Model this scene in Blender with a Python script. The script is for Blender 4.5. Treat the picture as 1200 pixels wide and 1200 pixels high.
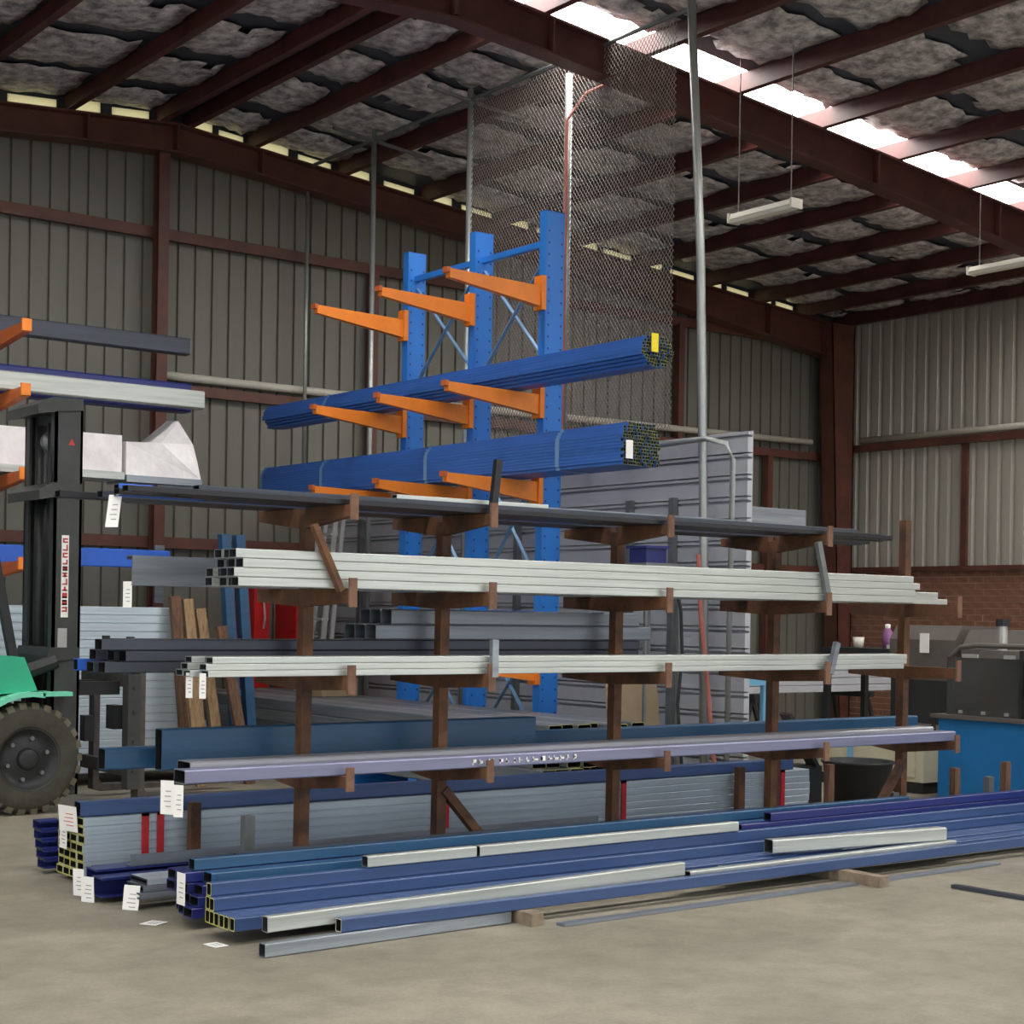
import bpy, math, random
from mathutils import Matrix, Vector
random.seed(7)
for o in list(bpy.data.objects):
    bpy.data.objects.remove(o)
SC = bpy.context.scene
COL = SC.collection

# ------------------------------------------------------------------ camera
YAW, ROLL, FPX, PPY, EYE = .654, .016, 1880.0, 719.0, 1.5
cd = bpy.data.cameras.new('camera')
cam = bpy.data.objects.new('camera', cd)
COL.objects.link(cam)
cd.sensor_width = 36.0
cd.lens = 36.0 * FPX / 1200.0
cd.shift_y = (PPY - 600.0) / 1200.0
cd.clip_end = 200
right = Vector((math.cos(YAW), -math.sin(YAW), 0))
fwd = Vector((math.sin(YAW), math.cos(YAW), 0))
down = Vector((0, 0, -1))
r2 = right * math.cos(ROLL) - down * math.sin(ROLL)
d2 = right * math.sin(ROLL) + down * math.cos(ROLL)
m = Matrix.Identity(4)
for i in range(3):
    m[i][0] = r2[i]; m[i][1] = -d2[i]; m[i][2] = -fwd[i]
m[0][3], m[1][3], m[2][3] = 0, 0, EYE
cam.matrix_world = m
SC.camera = cam

# ------------------------------------------------------------------ world, light, exposure
SC.view_settings.view_transform = 'Standard'
SC.view_settings.look = 'None'
SC.view_settings.gamma = 1.0
SC.view_settings.use_curve_mapping = False
SC.view_settings.exposure = -0.42
w = bpy.data.worlds.new('overcast_sky'); SC.world = w
w.use_nodes = True
bg = w.node_tree.nodes['Background']
bg.inputs[0].default_value = (0.93, 0.97, 1.0, 1)
bg.inputs[1].default_value = 2.8

# ------------------------------------------------------------------ materials
def lin(c):
    c = c / 255.0
    return c / 12.92 if c <= .04045 else ((c + .055) / 1.055) ** 2.4
def rgb(r, g, b):
    return (lin(r), lin(g), lin(b), 1)
MATS = {}
def mat(name, col, rough=.6, metal=0.0, var=.0, scale=6.0, col2=None, bump=0.0, bscale=40, stretch=None, spec=None):
    if name in MATS: return MATS[name]
    M = bpy.data.materials.new(name); M.use_nodes = True
    nt = M.node_tree; N = nt.nodes; L = nt.links
    b = N['Principled BSDF']
    c = rgb(*col)
    b.inputs['Base Color'].default_value = c
    b.inputs['Roughness'].default_value = rough
    b.inputs['Metallic'].default_value = metal
    if spec is not None: b.inputs['Specular IOR Level'].default_value = spec
    if var or col2 or bump:
        tc = N.new('ShaderNodeTexCoord')
        mp = N.new('ShaderNodeMapping')
        if stretch: mp.inputs['Scale'].default_value = stretch
        L.new(tc.outputs['Object'], mp.inputs[0])
    if var or col2:
        nz = N.new('ShaderNodeTexNoise'); nz.inputs['Scale'].default_value = scale
        nz.inputs['Detail'].default_value = 5; nz.inputs['Roughness'].default_value = .65
        L.new(mp.outputs[0], nz.inputs['Vector'])
        cr = N.new('ShaderNodeValToRGB')
        k2 = rgb(*col2) if col2 else tuple(x * (1 - var) for x in c[:3]) + (1,)
        k1 = c if col2 else tuple(min(1, x * (1 + var)) for x in c[:3]) + (1,)
        cr.color_ramp.elements[0].position = .36; cr.color_ramp.elements[0].color = k2
        cr.color_ramp.elements[1].position = .64; cr.color_ramp.elements[1].color = k1
        L.new(nz.outputs[0], cr.inputs[0]); L.new(cr.outputs[0], b.inputs['Base Color'])
    if bump:
        n2 = N.new('ShaderNodeTexNoise'); n2.inputs['Scale'].default_value = bscale
        n2.inputs['Detail'].default_value = 4
        L.new(mp.outputs[0], n2.inputs['Vector'])
        bp = N.new('ShaderNodeBump'); bp.inputs['Strength'].default_value = bump
        bp.inputs['Distance'].default_value = .02
        L.new(n2.outputs[0], bp.inputs['Height']); L.new(bp.outputs[0], b.inputs['Normal'])
    MATS[name] = M
    return M
def emit(name, col, s):
    M = bpy.data.materials.new(name); M.use_nodes = True
    b = M.node_tree.nodes['Principled BSDF']
    b.inputs['Base Color'].default_value = rgb(*col)
    b.inputs['Emission Color'].default_value = rgb(*col)
    b.inputs['Emission Strength'].default_value = s
    MATS[name] = M
    return M
ST = (.25, 6, 6)
mat('galv', (150, 157, 163), .45, .7, .2, 3.5, stretch=ST)
mat('galv_bright', (186, 190, 184), .42, .6, .16, 4, stretch=ST)
mat('galv_dull', (128, 134, 142), .5, .6, .2, 4, stretch=ST)
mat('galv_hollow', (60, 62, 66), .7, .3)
mat('tube_blue', (56, 78, 120), .34, .0, .14, 2.5, stretch=ST)
mat('tube_teal', (40, 80, 114), .4, .0, .14, 2.5, stretch=ST)
mat('tube_navy', (34, 42, 104), .36, .0, .12, 2.5, stretch=ST)
mat('tube_dark', (62, 66, 76), .42, .35, .2, 3, stretch=ST)
mat('tube_black', (36, 36, 40), .4, .3, .25, 3, stretch=ST)
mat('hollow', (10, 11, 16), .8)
mat('end_yellow', (176, 172, 96), .7, 0, .25, 30)
mat('end_pale', (200, 198, 170), .6, .1)
mat('rust_brown', (110, 72, 44), .7, .0, 0, 5, col2=(66, 43, 29), bump=.15)
mat('rust_tip', (128, 94, 74), .7, .05, 0, 9, col2=(100, 70, 54))
mat('frame_brown', (92, 52, 48), .5, 0, 0, 3, col2=(70, 38, 36))
mat('frame_brown_wall', (104, 62, 50), .5, 0, 0, 3, col2=(80, 48, 40))
mat('rack_blue', (46, 124, 212), .38, 0, .06, 2)
mat('rack_orange', (236, 132, 40), .45, 0, .08, 4)
mat('rack_orange_old', (190, 96, 44), .55, 0, .15, 6)
mat('beam_blue', (40, 92, 190), .45, 0, .08, 3)
mat('machine_blue', (24, 112, 172), .5, 0, .1, 2.5, bump=.05)
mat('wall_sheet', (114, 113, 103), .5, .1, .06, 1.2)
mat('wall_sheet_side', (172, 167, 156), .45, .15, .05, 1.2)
mat('partition_sheet', (178, 180, 185), .45, .0, .06, 1.5)
mat('steel_grey', (120, 124, 124), .45, .5, .1, 6)
mat('pipe_galv', (168, 172, 168), .4, .6, .08, 6)
mat('pvc', (205, 200, 186), .5, 0, .06, 5)
mat('cream', (214, 206, 160), .7, 0, .08, 4)
mat('brick', (148, 104, 82), .85, 0, 0, 7, col2=(118, 80, 62), bump=.3, bscale=60)
mat('mortar', (182, 158, 136), .9, 0, .1, 9)
mat('roof_under', (74, 78, 88), .6, .2, .25, 2.2)
mat('foil', (236, 230, 228), .5, .1, 0, 8, col2=(128, 124, 128), bump=1.0, bscale=26)
mat('fork_green', (54, 176, 136), .45, 0, .06, 4)
mat('fork_green_light', (120, 214, 180), .45)
mat('black_steel', (44, 46, 46), .5, .2, .2, 5)
mat('mast_grey', (64, 66, 64), .5, .2, .15, 4)
mat('grime', (84, 78, 72), .7, .2, .25, 8)
mat('rubber', (66, 64, 54), .9, 0, .18, 7, bump=.2)
mat('rubber_pale', (100, 95, 80), .9, 0, .15, 12)
mat('white_paper', (240, 238, 232), .8)
mat('print_grey', (150, 146, 146), .8)
mat('print_red', (196, 70, 60), .7)
mat('tag_yellow', (236, 214, 40), .7)
mat('strap_red', (190, 36, 42), .5, 0, .1, 8)
mat('strap_steel', (120, 160, 200), .4, .3)
mat('wrap', (246, 242, 240), .5, 0, 0, 3, col2=(226, 220, 220), bump=.5, bscale=7)
mat('timber', (168, 140, 104), .8, 0, 0, 6, col2=(128, 100, 72), stretch=(8, 8, .8))
mat('timber_dark', (118, 88, 66), .85, 0, 0, 6, col2=(84, 60, 46), stretch=(8, 8, .8))
mat('block_timber', (150, 134, 112), .85, 0, 0, 10, col2=(118, 104, 88))
mat('card', (142, 124, 98), .85, 0, .08, 4)
mat('red_paint', (186, 26, 26), .45, 0, .08, 5)
mat('alloy', (190, 188, 184), .4, .5, .06, 8)
mat('black_plastic', (30, 31, 33), .55, 0, .1, 6)
mat('guard', (120, 120, 116), .12)
MATS['guard'].node_tree.nodes['Principled BSDF'].inputs['Transmission Weight'].default_value = .75
mat('hood_grey', (100, 93, 88), .55, .2, .12, 5)
mat('pale_panel', (206, 200, 172), .6, 0, .05, 3)
mat('light_blue', (120, 184, 222), .5)
mat('bottle_purple', (150, 100, 150), .4)
mat('lamp_body', (226, 222, 206), .5)
mat('rope_black', (34, 36, 40), .7)
mat('hose_red', (168, 96, 84), .6)
mat('wire', (138, 130, 124), .5, .3)
mat('galv_pack', (192, 204, 212), .3, .4, .16, 3.5, stretch=ST)  # galvanising made paler, glare and reflections put into its colour
mat('beam_violet', (122, 124, 150), .32, .2, .12, 3, stretch=ST)
mat('beam_top', (160, 160, 166), .32, .3, .12, 3, stretch=ST)
emit('skylight_glow', (255, 253, 250), 21.0)

# concrete floor
M = bpy.data.materials.new('concrete'); M.use_nodes = True; MATS['concrete'] = M
nt = M.node_tree; N = nt.nodes; L = nt.links; b = N['Principled BSDF']
tc = N.new('ShaderNodeTexCoord')
def nz(scale, detail=6, rough=.6):
    n = N.new('ShaderNodeTexNoise'); n.inputs['Scale'].default_value = scale
    n.inputs['Detail'].default_value = detail; n.inputs['Roughness'].default_value = rough
    L.new(tc.outputs['Object'], n.inputs['Vector']); return n
def ramp(src, p0, c0, p1, c1):
    r = N.new('ShaderNodeValToRGB')
    r.color_ramp.elements[0].position = p0; r.color_ramp.elements[0].color = c0
    r.color_ramp.elements[1].position = p1; r.color_ramp.elements[1].color = c1
    L.new(src, r.inputs[0]); return r
a1 = ramp(nz(.9).outputs[0], .35, rgb(130, 123, 108), .68, rgb(154, 146, 128))
a2 = ramp(nz(4.5, 8, .7).outputs[0], .30, (.62, .62, .62, 1), .58, (1, 1, 1, 1))
a3 = ramp(nz(60, 3).outputs[0], .3, (.88, .88, .88, 1), .7, (1.06, 1.06, 1.06, 1))
mx = N.new('ShaderNodeMix'); mx.data_type = 'RGBA'; mx.blend_type = 'MULTIPLY'; mx.inputs[0].default_value = .75
L.new(a1.outputs[0], mx.inputs[6]); L.new(a2.outputs[0], mx.inputs[7])
mx2 = N.new('ShaderNodeMix'); mx2.data_type = 'RGBA'; mx2.blend_type = 'MULTIPLY'; mx2.inputs[0].default_value = 1
L.new(mx.outputs[2], mx2.inputs[6]); L.new(a3.outputs[0], mx2.inputs[7])
L.new(mx2.outputs[2], b.inputs['Base Color'])
b.inputs['Roughness'].default_value = .62
bp = N.new('ShaderNodeBump'); bp.inputs['Strength'].default_value = .12; bp.inputs['Distance'].default_value = .01
L.new(nz(35, 4).outputs[0], bp.inputs['Height']); L.new(bp.outputs[0], b.inputs['Normal'])

# ------------------------------------------------------------------ mesh helpers
class MB:
    def __init__(self):
        self.v = []; self.f = []; self.mi = []
    def face(self, idx, mi=0):
        self.f.append(idx); self.mi.append(mi)
    def add(self, vs, fs, mi=0):
        n = len(self.v); self.v += [tuple(p) for p in vs]
        for f in fs: self.face([n + i for i in f], mi)
        return self
    def box(self, x0, x1, y0, y1, z0, z1, mi=0):
        return self.add([(x0,y0,z0),(x1,y0,z0),(x1,y1,z0),(x0,y1,z0),(x0,y0,z1),(x1,y0,z1),(x1,y1,z1),(x0,y1,z1)],
            [(0,3,2,1),(4,5,6,7),(0,1,5,4),(1,2,6,5),(2,3,7,6),(3,0,4,7)], mi)
    def obox(self, a, b, wx, wy, mi=0, up=None):
        """box section wx by wy swept from a to b"""
        a = Vector(a); b = Vector(b); d = (b - a).normalized()
        u = Vector(up) if up else (Vector((0,0,1)) if abs(d.z) < .9 else Vector((0,1,0)))
        s = d.cross(u).normalized(); u = s.cross(d).normalized()
        vs = []
        for p in (a, b):
            for i, j in ((-1,-1),(1,-1),(1,1),(-1,1)):
                vs.append(p + s * (i * wx / 2) + u * (j * wy / 2))
        return self.add(vs, [(0,1,2,3)[::-1],(4,5,6,7),(0,1,5,4),(1,2,6,5),(2,3,7,6),(3,0,4,7)], mi)
    def tube(self, pts, r, n=8, mi=0, cap=True):
        pts = [Vector(p) for p in pts]; rings = []
        base = len(self.v)
        for k, p in enumerate(pts):
            d = (pts[min(k+1, len(pts)-1)] - pts[max(k-1, 0)]).normalized()
            u = Vector((0,0,1)) if abs(d.z) < .9 else Vector((0,1,0))
            s = d.cross(u).normalized(); u = s.cross(d).normalized()
            rr = r[k] if isinstance(r, (list, tuple)) else r
            for i in range(n):
                t = 2 * math.pi * i / n
                self.v.append(tuple(p + s * (math.cos(t) * rr) + u * (math.sin(t) * rr)))
        for k in range(len(pts) - 1):
            for i in range(n):
                j = (i + 1) % n
                self.face([base+k*n+i, base+k*n+j, base+(k+1)*n+j, base+(k+1)*n+i], mi)
        if cap:
            self.face([base+i for i in range(n)][::-1], mi)
            self.face([base+(len(pts)-1)*n+i for i in range(n)], mi)
        return self
    def prism(self, poly, axis, a, b, mi=0, capmi=None):
        """polygon extruded along an axis; poly coords are the two other axes in xyz order"""
        def P(u, v, t):
            return (t,u,v) if axis == 'x' else ((u,t,v) if axis == 'y' else (u,v,t))
        n = len(poly); base = len(self.v)
        self.v += [P(u, v, a) for u, v in poly] + [P(u, v, b) for u, v in poly]
        for i in range(n):
            j = (i + 1) % n
            self.face([base+i, base+j, base+n+j, base+n+i], mi)
        c = mi if capmi is None else capmi
        self.face([base+i for i in range(n)][::-1], c); self.face([base+n+i for i in range(n)], c)
        return self
    def rhs(self, x0, x1, y0, y1, z0, z1, t=.004, mi=0, emi=1, hmi=2, depth=.25):
        """hollow rectangular tube along x, open at both ends"""
        c = min(y1 - y0, z1 - z0) * .085
        O = [(y0+c,z0),(y1-c,z0),(y1,z0+c),(y1,z1-c),(y1-c,z1),(y0+c,z1),(y0,z1-c),(y0,z0+c)]
        my, mz = (y0 + y1) / 2, (z0 + z1) / 2
        fy, fz = 1 - 2 * t / (y1 - y0), 1 - 2 * t / (z1 - z0)
        I = [(my + (u - my) * fy, mz + (v - mz) * fz) for u, v in O]
        n = 8; B = len(self.v)
        for x in (x0, x1):
            self.v += [(x,)+p for p in O] + [(x,)+p for p in I]
        depth = min(depth, (x1 - x0) * .4)
        self.v += [(x0+depth,)+p for p in I] + [(x1-depth,)+p for p in I]
        for i in range(n):
            j = (i + 1) % n
            self.face([B+i, B+2*n+i, B+2*n+j, B+j], mi)
            self.face([B+i, B+j, B+n+j, B+n+i], emi)
            self.face([B+2*n+j, B+2*n+i, B+3*n+i, B+3*n+j], emi)
            self.face([B+n+i, B+n+j, B+4*n+j, B+4*n+i], hmi)
            self.face([B+3*n+j, B+3*n+i, B+5*n+i, B+5*n+j], hmi)
        self.face([B+4*n+i for i in range(n)], hmi); self.face([B+5*n+i for i in range(n)][::-1], hmi)
        return self
    def mesh(self, name, mats, smooth=False):
        me = bpy.data.meshes.new(name)
        me.from_pydata(self.v, [], self.f)
        for mm in (mats if isinstance(mats, (list, tuple)) else [mats]):
            me.materials.append(MATS[mm])
        me.polygons.foreach_set('material_index', self.mi)
        if smooth: me.polygons.foreach_set('use_smooth', [True] * len(me.polygons))
        me.update()
        return me
def link(name, me, parent=None, loc=(0,0,0), rot=(0,0,0)):
    o = bpy.data.objects.new(name, me); COL.objects.link(o)
    o.location = loc; o.rotation_euler = rot
    if parent: o.parent = parent
    return o
def obj(name, mb, mats, parent=None, loc=(0,0,0), rot=(0,0,0), smooth=False):
    return link(name, mb.mesh(name, mats, smooth), parent, loc, rot)
def tag(o, label=None, cat=None, group=None, kind=None):
    if label: o['label'] = label
    if cat: o['category'] = cat
    if group: o['group'] = group
    if kind: o['kind'] = kind
    return o
def thing(name, label, cat, loc=(0,0,0), rot=(0,0,0), group=None):
    return tag(link(name, None, None, loc, rot), label, cat, group)
def struct(name, mb=None, mats=None, loc=(0,0,0)):
    o = obj(name, mb, mats, None, loc) if mb else link(name, None, None, loc)
    o['kind'] = 'structure'
    return o
ORD = ['lowest', 'second', 'third', 'fourth', 'fifth', 'sixth', 'seventh', 'eighth', 'ninth', 'tenth', 'eleventh', 'twelfth', 'thirteenth', 'fourteenth', 'fifteenth', 'sixteenth', 'seventeenth', 'eighteenth', 'nineteenth', 'topmost']
NTH = ['first'] + ORD[1:]
CACHE = {}
def key_mesh(key, make):
    if key not in CACHE: CACHE[key] = make()
    return CACHE[key]
def rhs_mesh(L_, w_, h_, mats, t=.004):
    k = ('rhs', round(L_, 2), w_, h_, tuple(mats), t)
    return key_mesh(k, lambda: MB().rhs(0, round(L_, 2), -w_/2, w_/2, 0, h_, t).mesh('rectangular_tube', mats))
def chan_mesh(L_, w_, h_, mats, lip=.02, t=.004, flip=1):
    def mk():
        s = flip
        p = [(0,0),(w_,0),(w_,lip),(w_-t,lip),(w_-t,t),(t,t),(t,h_-t),(w_-t,h_-t),(w_-t,h_-lip),(w_,h_-lip),(w_,h_),(0,h_)]
        p = [(s*u, v) for u, v in p]
        return MB().prism(p, 'x', 0, L_, 0, 1 if len(mats) > 1 else 0).mesh('channel_section', mats)
    return key_mesh(('chan', round(L_,2), w_, h_, tuple(mats), lip, t, flip), mk)
def angle_mesh(L_, w_, h_, mats, t=.006):
    p = [(0,0),(w_,0),(w_,t),(t,t),(t,h_),(0,h_)]
    return key_mesh(('ang', round(L_,2), w_, h_, tuple(mats), t), lambda: MB().prism(p, 'x', 0, L_).mesh('angle_section', mats))
def flat_mesh(L_, w_, h_, mats):
    return key_mesh(('flat', round(L_,2), w_, h_, tuple(mats)), lambda: MB().box(0, L_, -w_/2, w_/2, 0, h_).mesh('flat_bar', mats))
BLUE = ('tube_blue', 'end_pale', 'hollow'); BLUEY = ('tube_blue', 'end_yellow', 'hollow')
NAVY = ('tube_navy', 'tube_navy', 'hollow'); TEAL = ('tube_teal', 'tube_teal', 'hollow')
GALV = ('galv', 'galv_dull', 'galv_hollow'); GALVB = ('galv_bright', 'galv', 'galv_hollow'); GALVY = ('galv_pack', 'end_yellow', 'hollow')
DARK = ('tube_dark', 'tube_dark', 'hollow'); BLACK = ('tube_black', 'tube_black', 'hollow'); DULL = ('galv_dull', 'galv', 'galv_hollow')
def tube(name, label, group, x0, x1, y, z, w_, h_, mats, yaw=0, pitch=0, roll=0, t=.004, cat='steel tube'):
    o = link(name, rhs_mesh(x1 - x0, w_, h_, mats, t), None, (x0, y, z), (roll, pitch, yaw))
    return tag(o, label, cat, group)
def rows_of_tubes(name, desc, group, x0, x1, y0, z0, w_, h_, rows, mats, t=.004, jit=.03, lens=None, from_back=False):
    """rows: number of tubes in each row from the bottom up; y0 is the front face of the stack"""
    for r, n in enumerate(rows):
        nmax = max(rows)
        for c in range(n):
            col = c + (nmax - n if from_back else 0)
            y = y0 + w_ / 2 + col * (w_ + .002)
            a = x0 + random.uniform(-jit, jit)
            e = x1 + random.uniform(-jit, jit)
            lab = f"{desc}, {ORD[r]} row up, {NTH[col]} from the front"
            tube(name, lab, group, a, e, y, z0 + r * (h_ + .001), w_, h_, mats, t=t)

# ------------------------------------------------------------------ the setting
RIDGE_X, RIDGE_Z, SLOPE = 7.45, 6.62, .082
XL, XR, YB, YF = -3.4, 18.3, 16.0, -3.0
FRAME_Y = 10.65
def zb(x): return RIDGE_Z - SLOPE * abs(x - RIDGE_X)        # purlin underside = rafter top
def zr(x): return zb(x) + .2                                # roof sheet underside

struct('floor', MB().box(XL - .2, XR + .2, YF - 1, YB + .2, -.12, 0), 'concrete')
mat('yard', (150, 146, 138), .9, 0, .1, 1)
struct('floor_yard', MB().box(-40, 50, -45, YF - 1, -.14, -.02), 'yard')

# roof: sheeting either side of the ridge, with slots for the skylight strips
STRIPS = [(.0, .8), (5.3, 6.1), (10.5, 11.3)]  # nearer strips lie out of view, added to brighten the floor
rb = MB()
edges = [YF - .5] + [e for st in STRIPS for e in st] + [YB + .2]
def roof_slab(mb, xa, xb, ya, yb_, lo=0, hi=.06):
    mb.add([(xa,ya,zr(xa)+lo),(xb,ya,zr(xb)+lo),(xb,yb_,zr(xb)+lo),(xa,yb_,zr(xa)+lo),
            (xa,ya,zr(xa)+hi),(xb,ya,zr(xb)+hi),(xb,yb_,zr(xb)+hi),(xa,yb_,zr(xa)+hi)],
           [(0,3,2,1),(4,5,6,7),(0,1,5,4),(1,2,6,5),(2,3,7,6),(3,0,4,7)])
    return mb
for k in range(0, len(edges), 2):
    for xa, xb in ((XL - .3, RIDGE_X), (RIDGE_X, XR + .3)):
        roof_slab(rb, xa, xb, edges[k], edges[k + 1])
for ya, yb_ in STRIPS:
    roof_slab(rb, RIDGE_X - .35, RIDGE_X, ya, yb_); roof_slab(rb, RIDGE_X, RIDGE_X + .35, ya, yb_)
    roof_slab(rb, XL - .3, XL + .3, ya, yb_); roof_slab(rb, XR - .35, XR + .3, ya, yb_)
ceiling = struct('ceiling', rb, 'roof_under')

PURL = [-2.5, -1.2, .1, 1.3, 2.6, 3.8, 5.1, 6.3, 7.3, 7.62, 8.4, 9.55, 10.7, 11.85, 13.0, 14.15, 15.3, 16.35, 17.25, 18.05]
PURL_V = [p for p in PURL if p > 4]
pm = {}
for x in PURL:
    y0 = YF if x > 4 else YF
    h = .2; fl = .07
    s = 1 if x < RIDGE_X else -1
    z = zb(x)
    poly = [(x - .006, z), (x + .006, z), (x + .006, z + h), (x - .006, z + h)]
    web = MB().prism([(-.006,0),(-.006,h),(fl,h),(fl,h-.01),(.006,h-.01),(.006,.012),(.006,.01),(-fl+.01,.0)][:0] or
                     [(-fl,0),(.006,0),(.006,h-.01),(fl,h-.01),(fl,h),(-.006,h),(-.006,.01),(-fl,.01)], 'y', y0, YB - .05)
    o = obj('purlin', web, 'frame_brown', ceiling, (x, 0, z))
# skylight panes between the purlins
px = [RIDGE_X + .35] + [p for p in PURL if RIDGE_X + .4 < p < XR - .4] + [XR - .35]
px2 = [XL + .3] + [p for p in PURL if XL + .4 < p < RIDGE_X - .4] + [RIDGE_X - .35]  # panes left of the ridge are unseen, added for more light
for ya, yb_ in STRIPS:
    for seq in (px, px2):
        for a, c in zip(seq[:-1], seq[1:]):
            obj('skylight_pane', roof_slab(MB(), a, c, ya, yb_, .02, .028), 'skylight_glow', ceiling)
# torn foil insulation blankets hanging between the purlins
rnd = random.Random(3)
allp = [4.4] + PURL_V
def blanket(xa, xb, ya, yb_):
    nx, ny = 8, 7
    vs = []
    sag = rnd.uniform(.02, .07)
    jag = [[rnd.uniform(-.045, .045) for _ in range(nx + 1)] for _ in range(2)]
    for j in range(ny + 1):
        for i in range(nx + 1):
            u, v = i / nx, j / ny
            x = xa + (xb - xa) * u
            y = ya + (yb_ - ya) * v
            if j == 0: y += jag[0][i]
            if j == ny: y += jag[1][i]
            if i in (0, nx): x += rnd.uniform(-.02, .02)
            z = zr(x) - .015 - sag * math.sin(math.pi * v) * (.5 + .5 * math.sin(math.pi * u)) - rnd.uniform(0, .028)
            vs.append((x, y, z))
    fs = [(j*(nx+1)+i, (j+1)*(nx+1)+i, (j+1)*(nx+1)+i+1, j*(nx+1)+i+1) for j in range(ny) for i in range(nx)
          if rnd.random() > (.10 if (j in (0, ny-1)) else .0)]
    mb = MB().add(vs, fs)
    o = obj('insulation_blanket', mb, 'foil', ceiling, smooth=True)
    sm = o.modifiers.new('thickness', 'SOLIDIFY'); sm.thickness = .006
for a, c in zip(allp[:-1], allp[1:]):
    if c - a < .5: continue
    y = 2.0 if a > 8 else 6.0
    if a > 13: y = 5.0
    y += rnd.uniform(0, .4)
    while y < YB - .3:
        ln = rnd.uniform(.7, 1.0)
        y2 = min(y + ln, YB - .15)
        gap = rnd.uniform(.12, .3)
        lo, hi = y, y2
        for s0, s1 in STRIPS:
            if lo < s0 < hi: hi = s0 - .02
            elif lo < s1 < hi: lo = s1 + .02
            elif s0 <= lo and hi <= s1: hi = lo
        if hi - lo > .25:
            blanket(a + .03, c - .09, lo, hi)
        y = y2 + gap

# portal frames: end wall frame and the one in the middle of the picture
def rafter_mb(y0, y1, depth_ridge=.27, depth_eave=.47, fl=.02):
    mb = MB()
    for s, xe in ((1, 17.75), (-1, -2.9)):
        xs = [RIDGE_X, RIDGE_X + s*1.0, RIDGE_X + s*4.5, xe]
        ds = [depth_ridge + .02, depth_ridge, depth_ridge + .02, depth_eave]
        top = [(x, zb(x)) for x in xs]; bot = [(x, zb(x) - d) for x, d in zip(xs, ds)]
        ym = (y0 + y1) / 2
        mb.prism(top + bot[::-1], 'y', ym - .008, ym + .008)
        for k in range(3):
            for (p, q) in ((top[k], top[k+1]), (bot[k], bot[k+1])):
                mb.add([(p[0],y0,p[1]-fl),(q[0],y0,q[1]-fl),(q[0],y1,q[1]-fl),(p[0],y1,p[1]-fl),
                        (p[0],y0,p[1]),(q[0],y0,q[1]),(q[0],y1,q[1]),(p[0],y1,p[1])],
                       [(0,3,2,1),(4,5,6,7),(0,1,5,4),(1,2,6,5),(2,3,7,6),(3,0,4,7)])
        for x in (RIDGE_X + s*.01, RIDGE_X + s*1.0, RIDGE_X + s*5.2, RIDGE_X + s*7.2, RIDGE_X + s*9.0):
            d = depth_ridge + (depth_eave - depth_ridge) * max(0, (abs(x - RIDGE_X) - 4.5) / 5.8)
            mb.box(x - .008, x + .008, y0, y1, zb(x) - d, zb(x) - .01)
    return mb
trim1 = struct('trim_1', rafter_mb(15.62, 15.86), 'frame_brown_wall')
trim2 = struct('trim_2', rafter_mb(FRAME_Y - .09, FRAME_Y + .09, .3, .46), 'frame_brown')

# back wall: ribbed sheets, each a piece
SHW = .82
def sheet_mesh(period=.205, n=4, groove=.034, bottom=.02, depth=.03):
    pts = []
    for k in range(n):
        x = k * period
        pts += [(x, 0), (x + period - groove, 0), (x + period - groove/2 - bottom/2, depth), (x + period - groove/2 + bottom/2, depth)]
    pts.append((n * period, 0))
    mb = MB(); m_ = len(pts)
    mb.add([(x, y, 0) for x, y in pts] + [(x, y, 1) for x, y in pts], [(i, i+1, m_+i+1, m_+i) for i in range(m_ - 1)])
    return mb
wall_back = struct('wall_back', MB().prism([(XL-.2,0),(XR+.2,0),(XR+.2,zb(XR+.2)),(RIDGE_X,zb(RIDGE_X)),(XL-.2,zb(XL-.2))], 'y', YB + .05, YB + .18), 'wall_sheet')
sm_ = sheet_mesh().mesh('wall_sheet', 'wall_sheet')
x = XR - 17 * SHW
for k in range(17):
    o = link('wall_sheet', sm_, wall_back, (x, YB - .02, 0))
    o.scale = (1, 1, min(zb(x), zb(x + SHW)) - .02)
    x += SHW
# closure between rafter and roof on the end wall: dark strips and pale translucent foam letting daylight through
M = bpy.data.materials.new('foam_filler'); M.use_nodes = True; MATS['foam_filler'] = M
nt_ = M.node_tree; tb0 = nt_.nodes.new('ShaderNodeBsdfTranslucent'); tb0.inputs[0].default_value = rgb(246, 238, 206)
nt_.links.new(tb0.outputs[0], nt_.nodes['Material Output'].inputs[0])
def eave_piece(name, xa, xb, h0, h1, mm):
    def z(x, h): return zb(x) + (zr(x) - zb(x)) * h
    obj(name, MB().add([(xa,15.9,z(xa,h0)),(xb,15.9,z(xb,h0)),(xb,15.93,z(xb,h0)),(xa,15.93,z(xa,h0)),
            (xa,15.9,z(xa,h1)),(xb,15.9,z(xb,h1)),(xb,15.93,z(xb,h1)),(xa,15.93,z(xa,h1))],
            [(0,3,2,1),(4,5,6,7),(0,1,5,4),(1,2,6,5),(2,3,7,6),(3,0,4,7)]), mm, wall_back)
allx = [XL - .2] + PURL + [XR + .2]
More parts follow.
